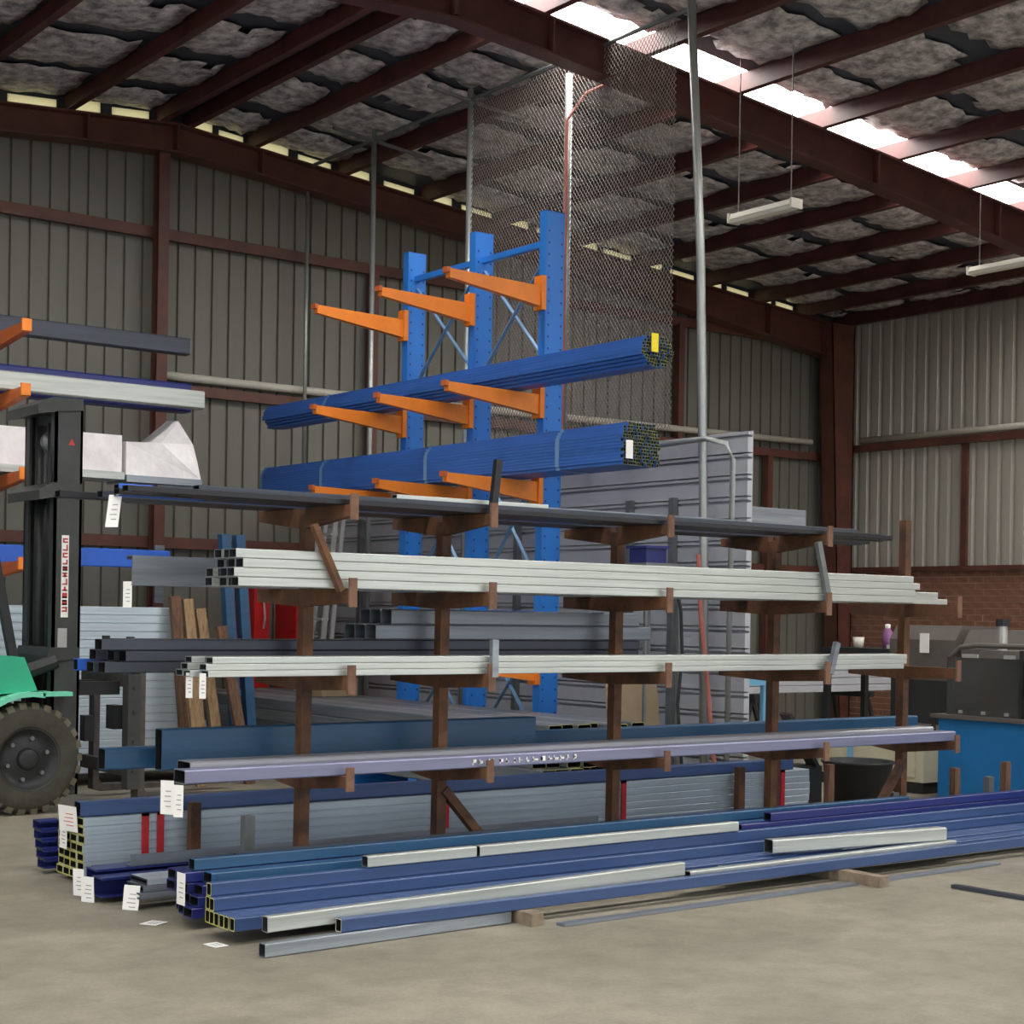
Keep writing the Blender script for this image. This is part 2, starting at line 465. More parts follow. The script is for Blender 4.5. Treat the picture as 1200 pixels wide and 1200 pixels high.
for a, c in zip(allx[:-1], allx[1:]):
    if c - a < .5 or c < 4.5 or a > 17:
        eave_piece('eave_closure', a, c, -.2, 1, 'roof_under'); continue
    u1, u2, u3, u4 = .08, rnd.uniform(.38, .46), rnd.uniform(.5, .56), .93
    X_ = lambda u: a + (c - a) * u
    eave_piece('eave_filler', X_(u1), X_(u2), -.2, .95, 'foam_filler')
    eave_piece('eave_filler', X_(u3), X_(u4), -.2, .8, 'foam_filler')
    eave_piece('eave_closure', X_(u1), X_(u2), .95, 1, 'roof_under')
    eave_piece('eave_closure', X_(u3), X_(u4), .8, 1, 'roof_under')
    for p, q in ((0, u1), (u2, u3), (u4, 1)):
        eave_piece('eave_closure', X_(p), X_(q), -.2, 1, 'roof_under')
# girts, mullions
def girt(name, a, b_, h, parent, m_='frame_brown_wall'):
    return obj(name, MB().obox(a, b_, .06, h), m_, parent)
for z, h in ((5.49, .12), (3.85, .11), (2.2, .12)):
    girt('girt', (XL, 15.9, z), (17.9, 15.9, z), h, wall_back)
col_mb = MB()
col_mb.box(7.27, 7.39, 15.70, 15.715, 0, 6.35).box(7.27, 7.39, 15.83, 15.845, 0, 6.35).box(7.326, 7.334, 15.71, 15.84, 0, 6.35)
obj('wall_column', col_mb, 'frame_brown_wall', wall_back)
obj('column_patch', MB().box(7.28, 7.385, 15.685, 15.699, 1.55, 2.16), 'galv_dull', wall_back)
for x, z0, z1 in ((10.05, 0, 5.45), (14.95, 0, 5.45), (16.7, 0, 3.8)):
    obj('wall_mullion', MB().box(x - .05, x + .05, 15.82, 15.93, z0, z1), 'frame_brown_wall', wall_back)
# corner column, tapered
cm = MB()
for y in (15.5, 15.74):
    cm.add([(17.86,y,0),(18.08,y,0),(18.08,y,5.75),(17.58,y,5.75),(17.86,y+.015,0),(18.08,y+.015,0),(18.08,y+.015,5.75),(17.58,y+.015,5.75)],
           [(0,1,2,3),(7,6,5,4),(0,4,5,1),(1,5,6,2),(2,6,7,3),(3,7,4,0)])
cm.add([(17.86,15.5,0),(17.86,15.755,0),(17.58,15.755,5.75),(17.58,15.5,5.75),(17.88,15.5,0),(17.88,15.755,0),(17.60,15.755,5.75),(17.60,15.5,5.75)],
       [(0,1,2,3),(7,6,5,4),(0,4,5,1),(1,5,6,2),(2,6,7,3),(3,7,4,0)])
cm.box(18.06, 18.08, 15.5, 15.755, 0, 5.75)
struct('trim_3', cm, 'frame_brown_wall')

# right-hand wall: brick below, ribbed sheets above
wall_right = struct('wall_right', MB().box(XR + .06, XR + .2, YF, YB + .1, 0, 5.9), 'mortar')
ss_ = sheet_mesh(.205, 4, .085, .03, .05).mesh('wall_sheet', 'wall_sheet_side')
y = YB - .05
while y > 3:
    o = link('wall_sheet', ss_, wall_right, (XR - .02, y, 2.24), (0, 0, -math.pi / 2))
    o.scale = (1, 1, zr(XR) - 2.2)
    y -= SHW
obj('wall_sill', MB().box(XR - .16, XR + .05, 3, YB, 2.19, 2.25), 'frame_brown_wall', wall_right)
obj('girt', MB().box(XR - .12, XR - .02, 3, 15.6, 3.93, 4.03), 'frame_brown_wall', wall_right)
obj('wall_mullion', MB().box(XR - .08, XR - .03, 13.62, 13.71, 2.25, 3.95), 'frame_brown_wall', wall_right)
brick_me = MB().box(-.09, .0, -.115, .115, 0, .076).mesh('brick', 'brick')
low = MB()
for c in range(25):
    z = 2.19 - (c + 1) * .086
    off = .12 if c % 2 else 0
    nb = 14 if c < 15 else 38
    for i in range(nb):
        y = 15.74 - off - i * .24
        dx = rnd.uniform(-.004, .004)
        if c < 15:
            link('brick', brick_me, wall_right, (XR + .03 + dx, y, z), (0, 0, rnd.uniform(-.01, .01)))
        else:
            low.box(XR - .06 + dx, XR + .03, y - .115, y + .115, z, z + .076)
    if c < 15:
        for i in range(14, 38):
            y = 15.74 - off - i * .24
            low.box(XR - .06, XR + .03, y - .115, y + .115, z, z + .076)
o = obj('brickwork', low, 'brick', wall_right); o['kind'] = 'stuff'
obj('mortar_bed', MB().box(XR - .052, XR + .06, 5, YB, 0, 2.19), 'mortar', wall_right)
# left side wall with a wide doorway (outside the picture)
struct('wall_left', MB().box(XL - .2, XL - .05, YF, .5, 0, 5.9).box(XL - .2, XL - .05, 9.5, YB, 0, 5.9).box(XL - .2, XL - .05, .5, 9.5, 4.6, 5.9), 'wall_sheet')
struct('wall_front', MB().box(XL, XR, YF - .5, YF - .3, 4.9, 6.9), 'wall_sheet')

# conduit along the walls
tag(obj('conduit_pipe', MB().tube([(7.42, 15.84, 3.98), (10, 15.84, 3.985), (17.55, 15.84, 4.05)], .045, 8), 'pvc', smooth=True),
    'pale conduit pipe running along the back wall above the middle rail', 'pipe')
tag(obj('conduit_pipe', MB().tube([(XR - .1, 15.45, 4.09), (XR - .1, 13, 4.09), (XR - .1, 4, 4.09)], .045, 8), 'pvc', smooth=True),
    'pale conduit pipe running along the side wall above its rail', 'pipe')

# ------------------------------------------------------------------ partition of horizontal sheets with mesh fence above
PX = 9.36
part_ = thing('sheet_partition', 'grey partition of horizontal steel boards behind the blue rack', 'partition')
bh = .176
prof = [(0,0),(.0,.118),(.05,.121),(.05,.138),(.004,.142),(.004,.162),(.05,.165),(.05,.174),(.06,.174),(.06,0)]
bme = MB().prism([(u, v) for u, v in prof], 'y', 0, 6.8).mesh('board', 'partition_sheet')
for k in range(17):
    link('board', bme, part_, (PX, 9.12, .02 + k * bh))
for y in (9.95, 10.5, 12.1, 13.4, 14.9):
    obj('post', MB().box(PX - .06, PX - .005, y - .03, y + .03, 0, 2.5), 'steel_grey', part_)
tag(obj('wall_bracket', MB().box(PX + .1, PX + .95, 9.35, 9.4, 2.28, 2.42).box(PX + .1, PX + .2, 9.33, 9.41, 2.16, 2.28), 'galv'),
    'grey strip of sheet steel sticking out past the partition end', 'sheet steel')

FX = 9.07
poles = [(15.72, 6.2, .022), (14.35, zr(FX) - .12, .028), (12.62, zr(FX) - .12, .03), (11.12, 6.33, .035), (9.45, zr(FX), .036)]
plab = ['thin pale pole nearest the back wall, rising to the rafter', 'galvanised pole left of the blue rack, rising to the roof',
        'galvanised pole just behind the blue rack, rising to the roof', 'brown and pale pole hanging below the middle rafter behind the tallest blue column',
        'long bent galvanised pole standing right of the blue rack']
for i, (y, zt, r) in enumerate(poles):
    z0 = 0 if i in (1, 2, 4) else (3.0 if i == 3 else 2.9)
    if i == 4:
        pts = [(FX + .2, y + .02, 0), (FX + .13, y, 2.2), (FX + .05, y, 4.4), (FX - .1, y, zt - .21)]
    else:
        pts = [(FX, y, z0), (FX, y, zt)]
    o = tag(obj('fence_pole', MB().tube(pts, r, 8), 'pipe_galv', smooth=True), plab[i], 'pole')
    if i == 3:
        obj('conduit', MB().tube([(FX - .05, y - .04, 3.0), (FX - .05, y - .04, 5.9), (FX + .1, y - .12, 6.15), (FX + .35, FRAME_Y + .09, 6.3)], .016, 6), 'hose_red', o)
    if i in (1, 2):
        obj('top_batten', MB().obox((FX - .5, y, zb(FX - .5) - .03), (FX + .75, y, zb(FX + .75) - .03), .03, .03), 'steel_grey', o)
tag(obj('top_rail', MB().tube([(FX, 15.6, zb(FX) - .02), (FX, 9.5, zb(FX) - .02)], .02, 6), 'steel_grey'),
    'thin steel rail along the tops of the fence poles', 'rail')
# chain wire
wm = MB(); Y0, Y1, Z0, Z1 = 9.72, 12.6, 3.05, zb(FX) - .05
H = Z1 - Z0; pit = .042; r = .0019
def wire_seg(a, b_):
    a = Vector(a); b_ = Vector(b_); d = (b_ - a).normalized()
    s = Vector((1, 0, 0)); u = s.cross(d).normalized()
    vs = [p + s*(i*r) + u*(j*r) for p in (a, b_) for i, j in ((-1,-1),(1,-1),(1,1),(-1,1))]
    wm.add(vs, [(0,1,5,4),(1,2,6,5),(2,3,7,6),(3,0,4,7)])
s_ = 1.35
for sgn in (1, -1):
    t = -H / s_
    while t < (Y1 - Y0):
        ya, yb_ = Y0 + t, Y0 + t + H / s_
        za, zb2 = (Z0, Z1) if sgn > 0 else (Z1, Z0)
        def at(yy): return za + (zb2 - za) * (yy - ya) / (yb_ - ya)
        p, q = max(ya, Y0), min(yb_, Y1)
        if q - p > .02: wire_seg((FX + sgn*.002, p, at(p)), (FX + sgn*.002, q, at(q)))
        t += pit
o = tag(obj('chain_wire_mesh', wm, 'wire'), 'fine chain wire mesh hanging behind the blue and orange rack', 'mesh')
o['kind'] = 'stuff'

# ------------------------------------------------------------------ hanging lights
def hang_light(x, y, z, L_, label):
    t = thing('fluorescent_light', label, 'lamp', (x, y, z))
    obj('housing', MB().prism([(-.07, .0), (.07, 0), (.05, .05), (-.05, .05)], 'y', -L_/2, L_/2), 'lamp_body', t)
    obj('diffuser', MB().prism([(-.06, 0), (-.045, -.03), (.045, -.03), (.06, 0)], 'y', -L_/2 + .01, L_/2 - .01), 'lamp_body', t)
    for s in (-1, 1):
        obj('end_cap', MB().box(-.07, .07, s*L_/2 - .012, s*L_/2 + .012, -.03, .055), 'lamp_body', t)
        obj('hanger_wire', MB().tube([(0, s*L_*.42, .05), (0, s*L_*.42, zr(x) - z)], .006, 5), 'wire', t)
hang_light(10.42, 10.0, 5.1, .76, 'long white light fitting hanging on wires near the picture centre right')
hang_light(14.2, 9.95, 5.2, 1.3, 'long white light fitting hanging at the right edge below the skylight strip')

# ------------------------------------------------------------------ brown double-sided rack
RY = 7.3
RPX = [4.23, 5.10, 6.38, 7.75, 9.07]
LEV = [2.03, 1.61, 1.175, .675]       # top of arms
rack = thing('storage_rack', 'rusty brown double-sided steel rack with five posts holding long bars', 'rack', (0, 0, 0))
rows_nm = 0
for i, x in enumerate(RPX):
    top = 2.2 if i == 4 else 2.0
    lean = .012
    p = MB().add([(x-.03, RY-.03, 0), (x+.03, RY-.03, 0), (x+.03, RY+.03, 0), (x-.03, RY+.03, 0),
                  (x-.03+lean, RY-.03, top), (x+.03+lean, RY-.03, top), (x+.03+lean, RY+.03, top), (x-.03+lean, RY+.03, top)],
                 [(0,3,2,1),(4,5,6,7),(0,1,5,4),(1,2,6,5),(2,3,7,6),(3,0,4,7)])
    obj('post', p, 'rust_brown', rack)
    for l, z in enumerate(LEV):
        for s in (-1, 1):
            ln = .47
            h0, h1 = (.105, .055) if l in (0, 3) else (.09, .07)
            if l == 0 and i == 4: continue
            y0, y1 = RY + s*.03, RY + s*ln
            am = MB().prism([(y0, z), (y0, z - h0), (y1, z - h1), (y1, z)], 'x', x - .022, x + .022)
            obj('arm', am, 'rust_brown', rack)
            if s < 0:
                zt = z + (.055 if l != 3 else .045)
                obj('tip_plate', MB().box(x - .022, x + .022, y1 - .014, y1, z - h1 - .02, zt), 'rust_tip', rack)
for (a, b_) in (((5.12, RY - .02, .52), (5.42, RY - .02, .2)), ((9.05, RY - .03, .5), (8.72, RY - .1, .22))):
    obj('brace', MB().obox(a, b_, .05, .05), 'rust_brown', rack)
# loose stakes standing in the arm tips
stakes = [((RPX[0] - .06, 6.84, 1.60), (RPX[0] - .22, 6.84, 1.92), 'rust_brown', 'rusty stake leaning left against the bright tubes on the second shelf'),
          ((RPX[1] + .02, 6.86, 2.06), (RPX[1] + .05, 6.86, 2.32), 'tube_black', 'black stake standing upright on the top shelf under the blue bundles'),
          ((RPX[3] + .02, 6.84, 1.60), (RPX[3] - .09, 6.84, 1.98), 'steel_grey', 'dark stake leaning left at the right part of the second shelf'),
          ((RPX[1] + .02, 6.83, 1.16), (RPX[1] + .02, 6.83, 1.36), 'galv', 'short galvanised stake standing upright at the third shelf'),
          ((RPX[3] + .03, 6.83, 1.15), (RPX[3] + .09, 6.83, 1.35), 'galv_dull', 'short grey stake leaning right at the third shelf')]
for a, b_, mm, lab in stakes:
    tag(obj('stake', MB().obox(a, b_, .04, .03), mm), lab, 'stake')

# --- top shelf: black and grey bars
z0 = LEV[0]
blk = [(3.05, 8.3, 6.90), (3.35, 8.5, 6.97), (3.45, 8.58, 7.04), (3.1, 8.2, 7.11), (3.6, 8.66, 7.18)]
for i, (a, e, y) in enumerate(blk):
    tube('flat_tube', f'flat black tube on the top rack shelf, {NTH[i]} from the front', 'black tubes on the top shelf', a, e, y, z0 + .001, .062, .028, BLACK)
for i, (a, e, y) in enumerate([(3.42, 8.1, 6.93), (3.5, 7.9, 7.0), (3.28, 8.3, 7.08)]):
    tube('flat_tube', f'dark tube in the upper layer on the top shelf, {NTH[i]} from the front', 'black tubes on the top shelf', a, e, y, z0 + .03, .06, .022, DARK)
tube('flat_tube', 'pale galvanised strip lying topmost on the top shelf', None, 4.55, 5.55, 6.95, z0 + .053, .05, .022, GALVB)
tube('flat_tube', 'long grey strip lying on the black tubes of the top shelf', None, 4.8, 7.05, 7.0, z0 + .053, .05, .012, DULL)
for i, (a, e, y, mm) in enumerate([(3.15, 8.4, 7.42, DARK), (3.3, 8.9, 7.5, BLACK), (3.0, 8.6, 7.58, BLACK), (3.4, 9.0, 7.66, DARK)]):
    tube('flat_tube', f'dark tube on the rear arms of the top shelf, {NTH[i]} from the front', 'dark tubes on the rear top shelf', a, e, y, z0 + .001, .066, .035, mm)
tube('painted_tube', 'short-ended blue painted tube at the left tip of the top shelf', None, 3.16, 6.2, 7.25, z0 + .002, .06, .06, ('beam_blue', 'galv', 'hollow'))
# --- second shelf: bright galvanised tubes
rows_of_tubes('galvanised_tube', 'bright galvanised tube on the second rack shelf', 'bright tubes on the second shelf', 3.63, 8.66, 6.865, LEV[1] + .001, .075, .044, [4, 4, 4, 4], GALVB, jit=.04)
tube('galvanised_tube', 'single galvanised tube poking out right of the second shelf stack', None, 6.0, 9.29, 7.195, LEV[1] + .001, .045, .085, GALVB)
tube('galvanised_tube', 'longest thin galvanised tube reaching the right tip of the second shelf', None, 6.5, 9.46, 7.2365, LEV[1] + .001, .03, .04, GALVB)
o = tag(link('channel_section', chan_mesh(5.4, .07, .15, ('galv_dull', 'galv_dull')), None, (3.36, 7.5, LEV[1] + .001)),
        'wide grey channel on the rear arms of the second shelf', 'steel channel')
tube('galvanised_tube', 'short grey tube end beside the wide channel, second shelf rear', None, 3.6, 8.5, 7.62, LEV[1] + .001, .06, .04, DULL)
tube('dark_tube', 'dark tube lying behind the bright stack on the second shelf', None, 4.9, 6.55, 7.7, LEV[1] + .15, .06, .04, DARK)
# --- third shelf
rows_of_tubes('galvanised_tube', 'bright galvanised tube on the third rack shelf', 'bright tubes on the third shelf', 3.46, 8.6, 6.865, LEV[2] + .001, .07, .031, [4, 4, 3], GALVB, jit=.06)
rows_of_tubes('dark_tube', 'dark blue-grey tube on the rear third shelf', 'dark tubes on the rear third shelf', 3.26, 6.65, 7.42, LEV[2] + .001, .085, .055, [4, 4, 3], DARK, jit=.1)
for r in range(2):
    for c in range(3):
        tube('dark_tube', f'wide charcoal tube high on the rear third shelf, {ORD[r]} layer, {NTH[c]} from the front', 'charcoal tubes on the rear third shelf',
             4.75 + .1*r, 6.78 - .1*r, 7.47 + c*.11, LEV[2] + .17 + r*.085, .105, .084, ('galv_dull', 'galv_dull', 'galv_dull'))
tube('painted_tube', 'bright blue tube end among the dark tubes, third shelf left', None, 3.2, 5.2, 7.81, LEV[2] + .001, .06, .06, ('beam_blue', 'beam_blue', 'hollow'))
# --- fourth shelf
tube('steel_beam', 'wide grey painted tube along the front of the fourth shelf', None, 3.36, 9.12, 6.935, LEV[3] + .001, .12, .065, ('beam_violet', 'galv', 'hollow'))
tube('steel_beam', 'violet-grey flat tube lying on the fourth shelf behind the front one', None, 3.45, 9.05, 7.075, LEV[3] + .001, .14, .09, ('beam_top', 'galv', 'hollow'))
tube('steel_beam', 'deep dark teal beam on the rear arms of the fourth shelf', None, 3.54, 5.95, 7.55, LEV[3] + .001, .08, .21, TEAL)
tube('steel_beam', 'long teal tube on the rear arms of the fourth shelf', None, 3.3, 9.7, 7.7, LEV[3] + .001, .09, .11, TEAL)
# white chalk marks on the fourth shelf tube
mk = MB(); rr = random.Random(5)
x = 5.02
while x < 5.72:
    wv = rr.uniform(.02, .04)
    for _ in range(2):
        mk.box(x, x + wv * rr.uniform(.3, 1), 6.8735, 6.8745, LEV[3] + .02 + rr.uniform(0, .012), LEV[3] + .028 + rr.uniform(0, .02))
    mk.box(x, x + .006, 6.8735, 6.8745, LEV[3] + .018, LEV[3] + .046)
    x += wv + rr.uniform(.008, .02)
tag(obj('chalk_marks', mk, 'white_paper'), 'white scrawled marks on the front tube of the fourth shelf', 'marking', kind='stuff')

# ------------------------------------------------------------------ floor stacks in front of and under the rack
def bearer(x, y0, y1, h, w_, lab, mm='block_timber'):
    tag(obj('timber_block', MB().box(x - w_/2, x + w_/2, y0, y1, 0, h), mm), lab, 'timber block')
bearer(4.80, 6.02, 6.80, .062, .07, 'timber block under the front tubes near the picture centre')
bearer(7.13, 5.84, 6.80, .062, .08, 'timber block under the front tubes at the right')
bearer(4.9, 6.83, 7.15, .05, .07, 'timber bearer under the navy stack near the picture centre')
bearer(8.3, 6.83, 7.15, .05, .07, 'timber bearer under the navy stack at the right')
# yellow-ended blue stack (steps up towards the back)
W1, H1 = .046, .06
rows_of_tubes('blue_tube', 'blue tube in the yellow-ended floor stack', 'yellow-ended blue tubes on the floor', 3.38, 9.9, 6.40, .063, W1, H1, [6, 2, 1], BLUEY, t=.005, jit=.006, from_back=True)
# lengths filling the gap between the yellow-ended and the navy stack
rows_of_tubes('blue_tube', 'blue tube between yellow-ended and navy stacks', 'blue tubes between the two floor stacks', 3.95, 9.6, 6.70, .063, .055, .05, [2, 2, 2], BLUE, jit=.05)
# navy stack
rows_of_tubes('navy_tube', 'navy tube in the tagged floor stack', 'navy tubes on the floor', 3.41, 9.3, 6.82, .052, .095, .05, [3, 3, 3, 2], NAVY, t=.006, jit=.03, from_back=True)
tube('teal_tube', 'teal-blue tube on top of the navy stack, front one', None, 3.48, 8.9, 6.868, .2065, .085, .05, TEAL)
tube('teal_tube', 'teal-blue tube on top of the navy stack, rear one', None, 3.44, 8.7, 6.955, .258, .06, .055, TEAL)
tube('grey_tube', 'flat grey tube lying along the top of the navy stack', None, 3.72, 6.05, 7.05, .258, .06, .05, DULL)
# galvanised tube pieces on top
tube('galvanised_tube', 'galvanised tube with open end lying across the blue stacks, left piece', None, 4.22, 4.88, 6.658, .2475, .055, .055, GALVB)
tube('galvanised_tube', 'galvanised tube lying across the blue stacks, longer right piece', None, 4.90, 6.78, 6.658, .2475, .055, .055, GALVB)
# front tubes
tube('galvanised_tube', 'grey tube lying lowest at the very front with its end on the floor', None, 3.37, 4.74, 6.13, .001, .055, .06, GALV, yaw=.035)
tube('galvanised_tube', 'long galvanised tube resting behind the frontmost blue tube, angled upwards', None, 3.43, 5.95, 6.215, .088, .05, .07, GALVB, yaw=.008, pitch=-.012)
tube('blue_tube', 'frontmost long blue tube with pale open end', None, 3.77, 9.3, 6.158, .063, .05, .06, BLUE)
tube('galvanised_tube', 'long pale tube lying just behind the frontmost blue tube', None, 5.98, 8.25, 6.225, .063, .05, .075, GALVB)
tube('galvanised_tube', 'short galvanised tube with open end at the right, lying askew', None, 6.83, 8.2, 6.44, .14, .08, .08, GALVB, yaw=-.13)
for i in range(2):
    tube('blue_tube', f'long blue tube low on the floor before the yellow-ended stack, {NTH[i]} from the front', 'low blue floor tubes', 5.96 + .4*i, 9.9 + .2*i, 6.285 + i*.062, .063, .058, .055, BLUE)
tag(link('flat_bar', flat_mesh(2.15, .06, .012, ('galv_dull',)), None, (4.9, 5.97, .002), (0, 0, .01)), 'flat grey bar lying on the floor under the front tubes', 'steel bar')
tag(link('flat_bar', flat_mesh(1.2, .06, .012, ('galv_dull',)), None, (7.22, 5.99, .002), (0, 0, .03)), 'flat grey bar on the floor right of the right timber block', 'steel bar')
tag(link('flat_bar', flat_mesh(1.2, .05, .02, ('tube_dark',)), None, (7.46, 5.62, .002), (0, 0, -math.pi/2 + .03)), 'dark flat bar lying alone on the floor at the right', 'steel bar')
# grey flat channels with tag
for r in range(3):
    tube('flat_section', f'dark grey flat section left of the navy stack, {ORD[r]} in its pile', 'dark grey flat sections', 3.38 + .02*r, 8.4, 7.49 + .004*r, .056 + r*.033, .2, .031,
         ('galv_pack' if r == 2 else 'galv_dull', 'tube_dark', 'hollow'), t=.008)
bearer(4.0, 7.39, 7.6, .055, .07, 'low bearer under the grey flat sections')
# navy channels with tags at the far left
for i, (x, y, z, h) in enumerate([(3.30, 7.73, .03, .10), (3.33, 7.88, .03, .12), (3.42, 8.03, .03, .10)]):
    tag(link('navy_channel', chan_mesh(5.6, .12, h, ('tube_navy', 'tube_navy'), .012, .008, -1), None, (x, y + .06, z)),
        f'navy channel section on the floor at the far left, {NTH[i]} from the front', 'steel channel', 'navy channels at far left')
tag(link('angle_section', angle_mesh(3.2, .06, .06, ('galv_dull',)), None, (3.52, 7.82, .152)), 'dull grey angle section lying on the navy channels', 'steel angle')
bearer(4.2, 7.56, 8.2, .03, .07, 'low bearer under the navy channels')
# galvanised pack behind the posts
rows_of_tubes('packed_tube', 'galvanised tube with yellow end in the strapped pack', 'strapped galvanised pack on the floor', 3.43, 9.15, 8.22, .03, .088, .047, [4, 4, 4, 4, 4, 4, 4], GALVY, t=.007, jit=.006)
tube('blue_tube', 'deep blue tube lying on top of the strapped galvanised pack', None, 3.42, 9.0, 8.29, .367, .085, .08, ('tube_blue', 'tube_navy', 'hollow'))
tube('galvanised_tube', 'pale tube lying behind the blue tube on the galvanised pack', None, 3.5, 8.6, 8.40, .367, .09, .06, GALV)
bearer(4.4, 8.2, 8.6, .03, .07, 'low bearer under the left part of the galvanised pack')
bearer(8.0, 8.2, 8.6, .03, .07, 'low bearer under the right part of the galvanised pack')
slabs = ['leftmost of the left red strap pair on the galvanised pack', 'right one of the left red strap pair on the galvanised pack',
         'left red strap of the pair beside the second rack post', 'right red strap of the pair beside the second rack post',
         'left red strap of the pair right of the third rack post', 'right red strap of the pair right of the third rack post',
         'single red strap near the right end of the galvanised pack']
for x, lab in zip((3.78, 3.87, 5.72, 5.80, 7.15, 7.28, 8.85), slabs):
    s = MB()
    s.box(x - .02, x + .02, 8.207, 8.215, .0, .372).box(x - .02, x + .02, 8.207, 8.219, .355, .372).box(x - .02, x + .02, 8.585, 8.593, 0, .372)
    tag(obj('pack_strap', s, 'strap_red'), lab, 'strap')
# navy nested channels behind it
for i in range(5):
    tag(link('nested_channel', chan_mesh(5.5, .11, .05, ('tube_navy', 'tube_dark'), .012, .006, -1), None, (3.40, 8.80 + .02*i, .03 + i*.052)),
        f'navy nested channel behind the galvanised pack, {ORD[i]} in its pile', 'steel channel', 'nested navy channels')
bearer(4.4, 8.62, 8.95, .03, .07, 'low bearer under the nested navy channels')
# short guide stubs standing on the floor
stubs = [(4.05, 8.165, .42, 'rust_brown', 'rusty square stub standing before the galvanised pack, far left'),
         (4.10, 7.635, .40, 'steel_grey', 'grey and rusty stub standing left of the navy stack'),
         (4.03, 7.3, .25, 'galv_dull', 'short grey stub just behind the navy stack'),
         (8.35, 8.165, .42, 'rust_brown', 'rusty stub at the right end of the galvanised pack, left one'),
         (8.72, 8.165, .46, 'frame_brown', 'dark brown stub beside the right red strap'),
         (9.12, 8.0, .42, 'timber_dark', 'brown timber stub at the very end of the galvanised pack'),
         (8.9, 7.22, .3, 'steel_grey', 'pale steel stub left of the last rack post'),
         (9.75, 7.35, .42, 'timber_dark', 'brown stub standing right of the last rack post'),
         (9.95, 7.2, .36, 'steel_grey', 'thin pale stub right of the last rack post'),
         (10.15, 7.2, .46, 'timber_dark', 'dark brown stub before the blue machine bed')]
for x, y, h, mm, lab in stubs:
    tag(obj('stub_post', MB().box(x - .03, x + .03, y - .025, y + .025, 0, h), mm), lab, 'stub post')
# right hand lengths on top of the filling tubes (they run out of the picture)
for i in range(2):
    tube('blue_tube', f'dark blue tube on the stack at the right edge, {("lower", "upper")[i]} one', 'blue tubes at the right edge', 6.9 + .25*i, 10.1 + .2*i, 6.755, .217 + .052*i, .06, .05, NAVY)

# paper tags
def paper_tag(x, y, z, w_, h_, lab, rot=(0,0,0), mm='white_paper', print_='print_grey', face='x'):
    t = thing('paper_tag', lab, 'paper tag', (x, y, z), rot)
    if face == 'x':
        obj('sheet', MB().box(-.001, .001, -w_/2, w_/2, -h_, 0), mm, t)
        pr = MB()
        for k in range(4):
            pr.box(-.0022, -.0012, -w_*.3, w_*(.1 + .07*(k % 3)), -h_*(.3 + .15*k) - .004, -h_*(.3 + .15*k))
    else:
        obj('sheet', MB().box(-w_/2, w_/2, -h_/2, h_/2, 0, .002), mm, t)
        pr = MB()
        for k in range(3):
            pr.box(-w_*.3, w_*.3, -h_*.25 + k*h_*.2, -h_*.25 + k*h_*.2 + .006, .0022, .003)
    obj('print', pr, print_, t)
    return t
paper_tag(3.39, 8.36, .42, .17, .14, 'large white tag with red print at the galvanised pack corner', (0, -.1, .2), print_='print_red')
paper_tag(3.40, 8.43, .31, .10, .13, 'narrow white tag stuck on the yellow pack ends')
paper_tag(3.27, 7.90, .15, .07, .14, 'white tag on the far left navy channel end', (0, -.05, .5))
paper_tag(3.26, 7.76, .13, .08, .14, 'white tag on the front navy channel end', (0, -.05, .5))
paper_tag(3.37, 7.46, .12, .09, .14, 'white tag hanging from the dark grey flat channels', (0, .15, .6))
paper_tag(3.36, 6.90, .26, .085, .15, 'white tag stuck on the navy stack end')
paper_tag(3.30, 7.06, .004, .1, .09, 'crumpled white tag lying on the floor below the grey channels', (0, 0, .5), face='z')
paper_tag(3.32, 6.46, .002, .07, .1, 'white tag lying flat on the floor at the front left', (0, 0, .1), face='z')
paper_tag(3.33, 7.0, LEV[3] + .01, .07, .16, 'left white tag hanging below the fourth shelf', (0, 0, .6))
paper_tag(3.33, 6.88, LEV[3] + .0, .05, .15, 'right white tag hanging below the fourth shelf', (0, 0, .6))
paper_tag(3.42, 6.97, LEV[2] + .02, .035, .12, 'left white tag hanging below the third shelf', (0, 0, .6))
paper_tag(3.45, 6.89, LEV[2] + .02, .035, .12, 'right white tag hanging below the third shelf', (0, 0, .6))
paper_tag(3.35, 7.53, LEV[1] + .02, .05, .13, 'white tag hanging from the wide channel on the second shelf', (0, 0, .6))
paper_tag(3.17, 7.28, LEV[0] + .01, .07, .16, 'white tag hanging below the blue tube end on the top shelf', (0, .2, .6))

# ------------------------------------------------------------------ blue and orange cantilever rack (runs towards the back wall)
CX = 8.47
CY = [10.78, 11.78, 12.85]
CY = [10.7, 11.72, 12.8]
CH = 4.93
crack = thing('cantilever_rack', 'tall blue cantilever rack with orange arms carrying blue tube bundles', 'rack')
for y in CY:
    c = MB()
    c.box(CX, CX + .012, y - .045, y + .045, 0, CH).box(CX + .188, CX + .2, y - .045, y + .045, 0, CH)
    c.box(CX + .01, CX + .19, y - .045, y - .033, 0, CH).box(CX + .01, CX + .19, y + .033, y + .045, 0, CH)
    c.box(CX, CX + .2, y - .045, y + .045, CH - .004, CH + .002)
    col = obj('column', c, 'rack_blue', crack)
    hm = MB()
    z = .25
    while z < CH - .1:
        for u in (.028, .165):
            hm.box(CX + u, CX + u + .014, y - .0462, y - .0452, z, z + .018)
        z += .1
    obj('bolt_holes', hm, 'tube_navy', col)['kind'] = 'stuff'
    obj('base_arm', MB().box(CX - 1.25, CX + .2, y - .06, y + .06, .0, .16), 'rack_blue', crack)
AZ = [4.28, 3.36, 2.62, 1.1]
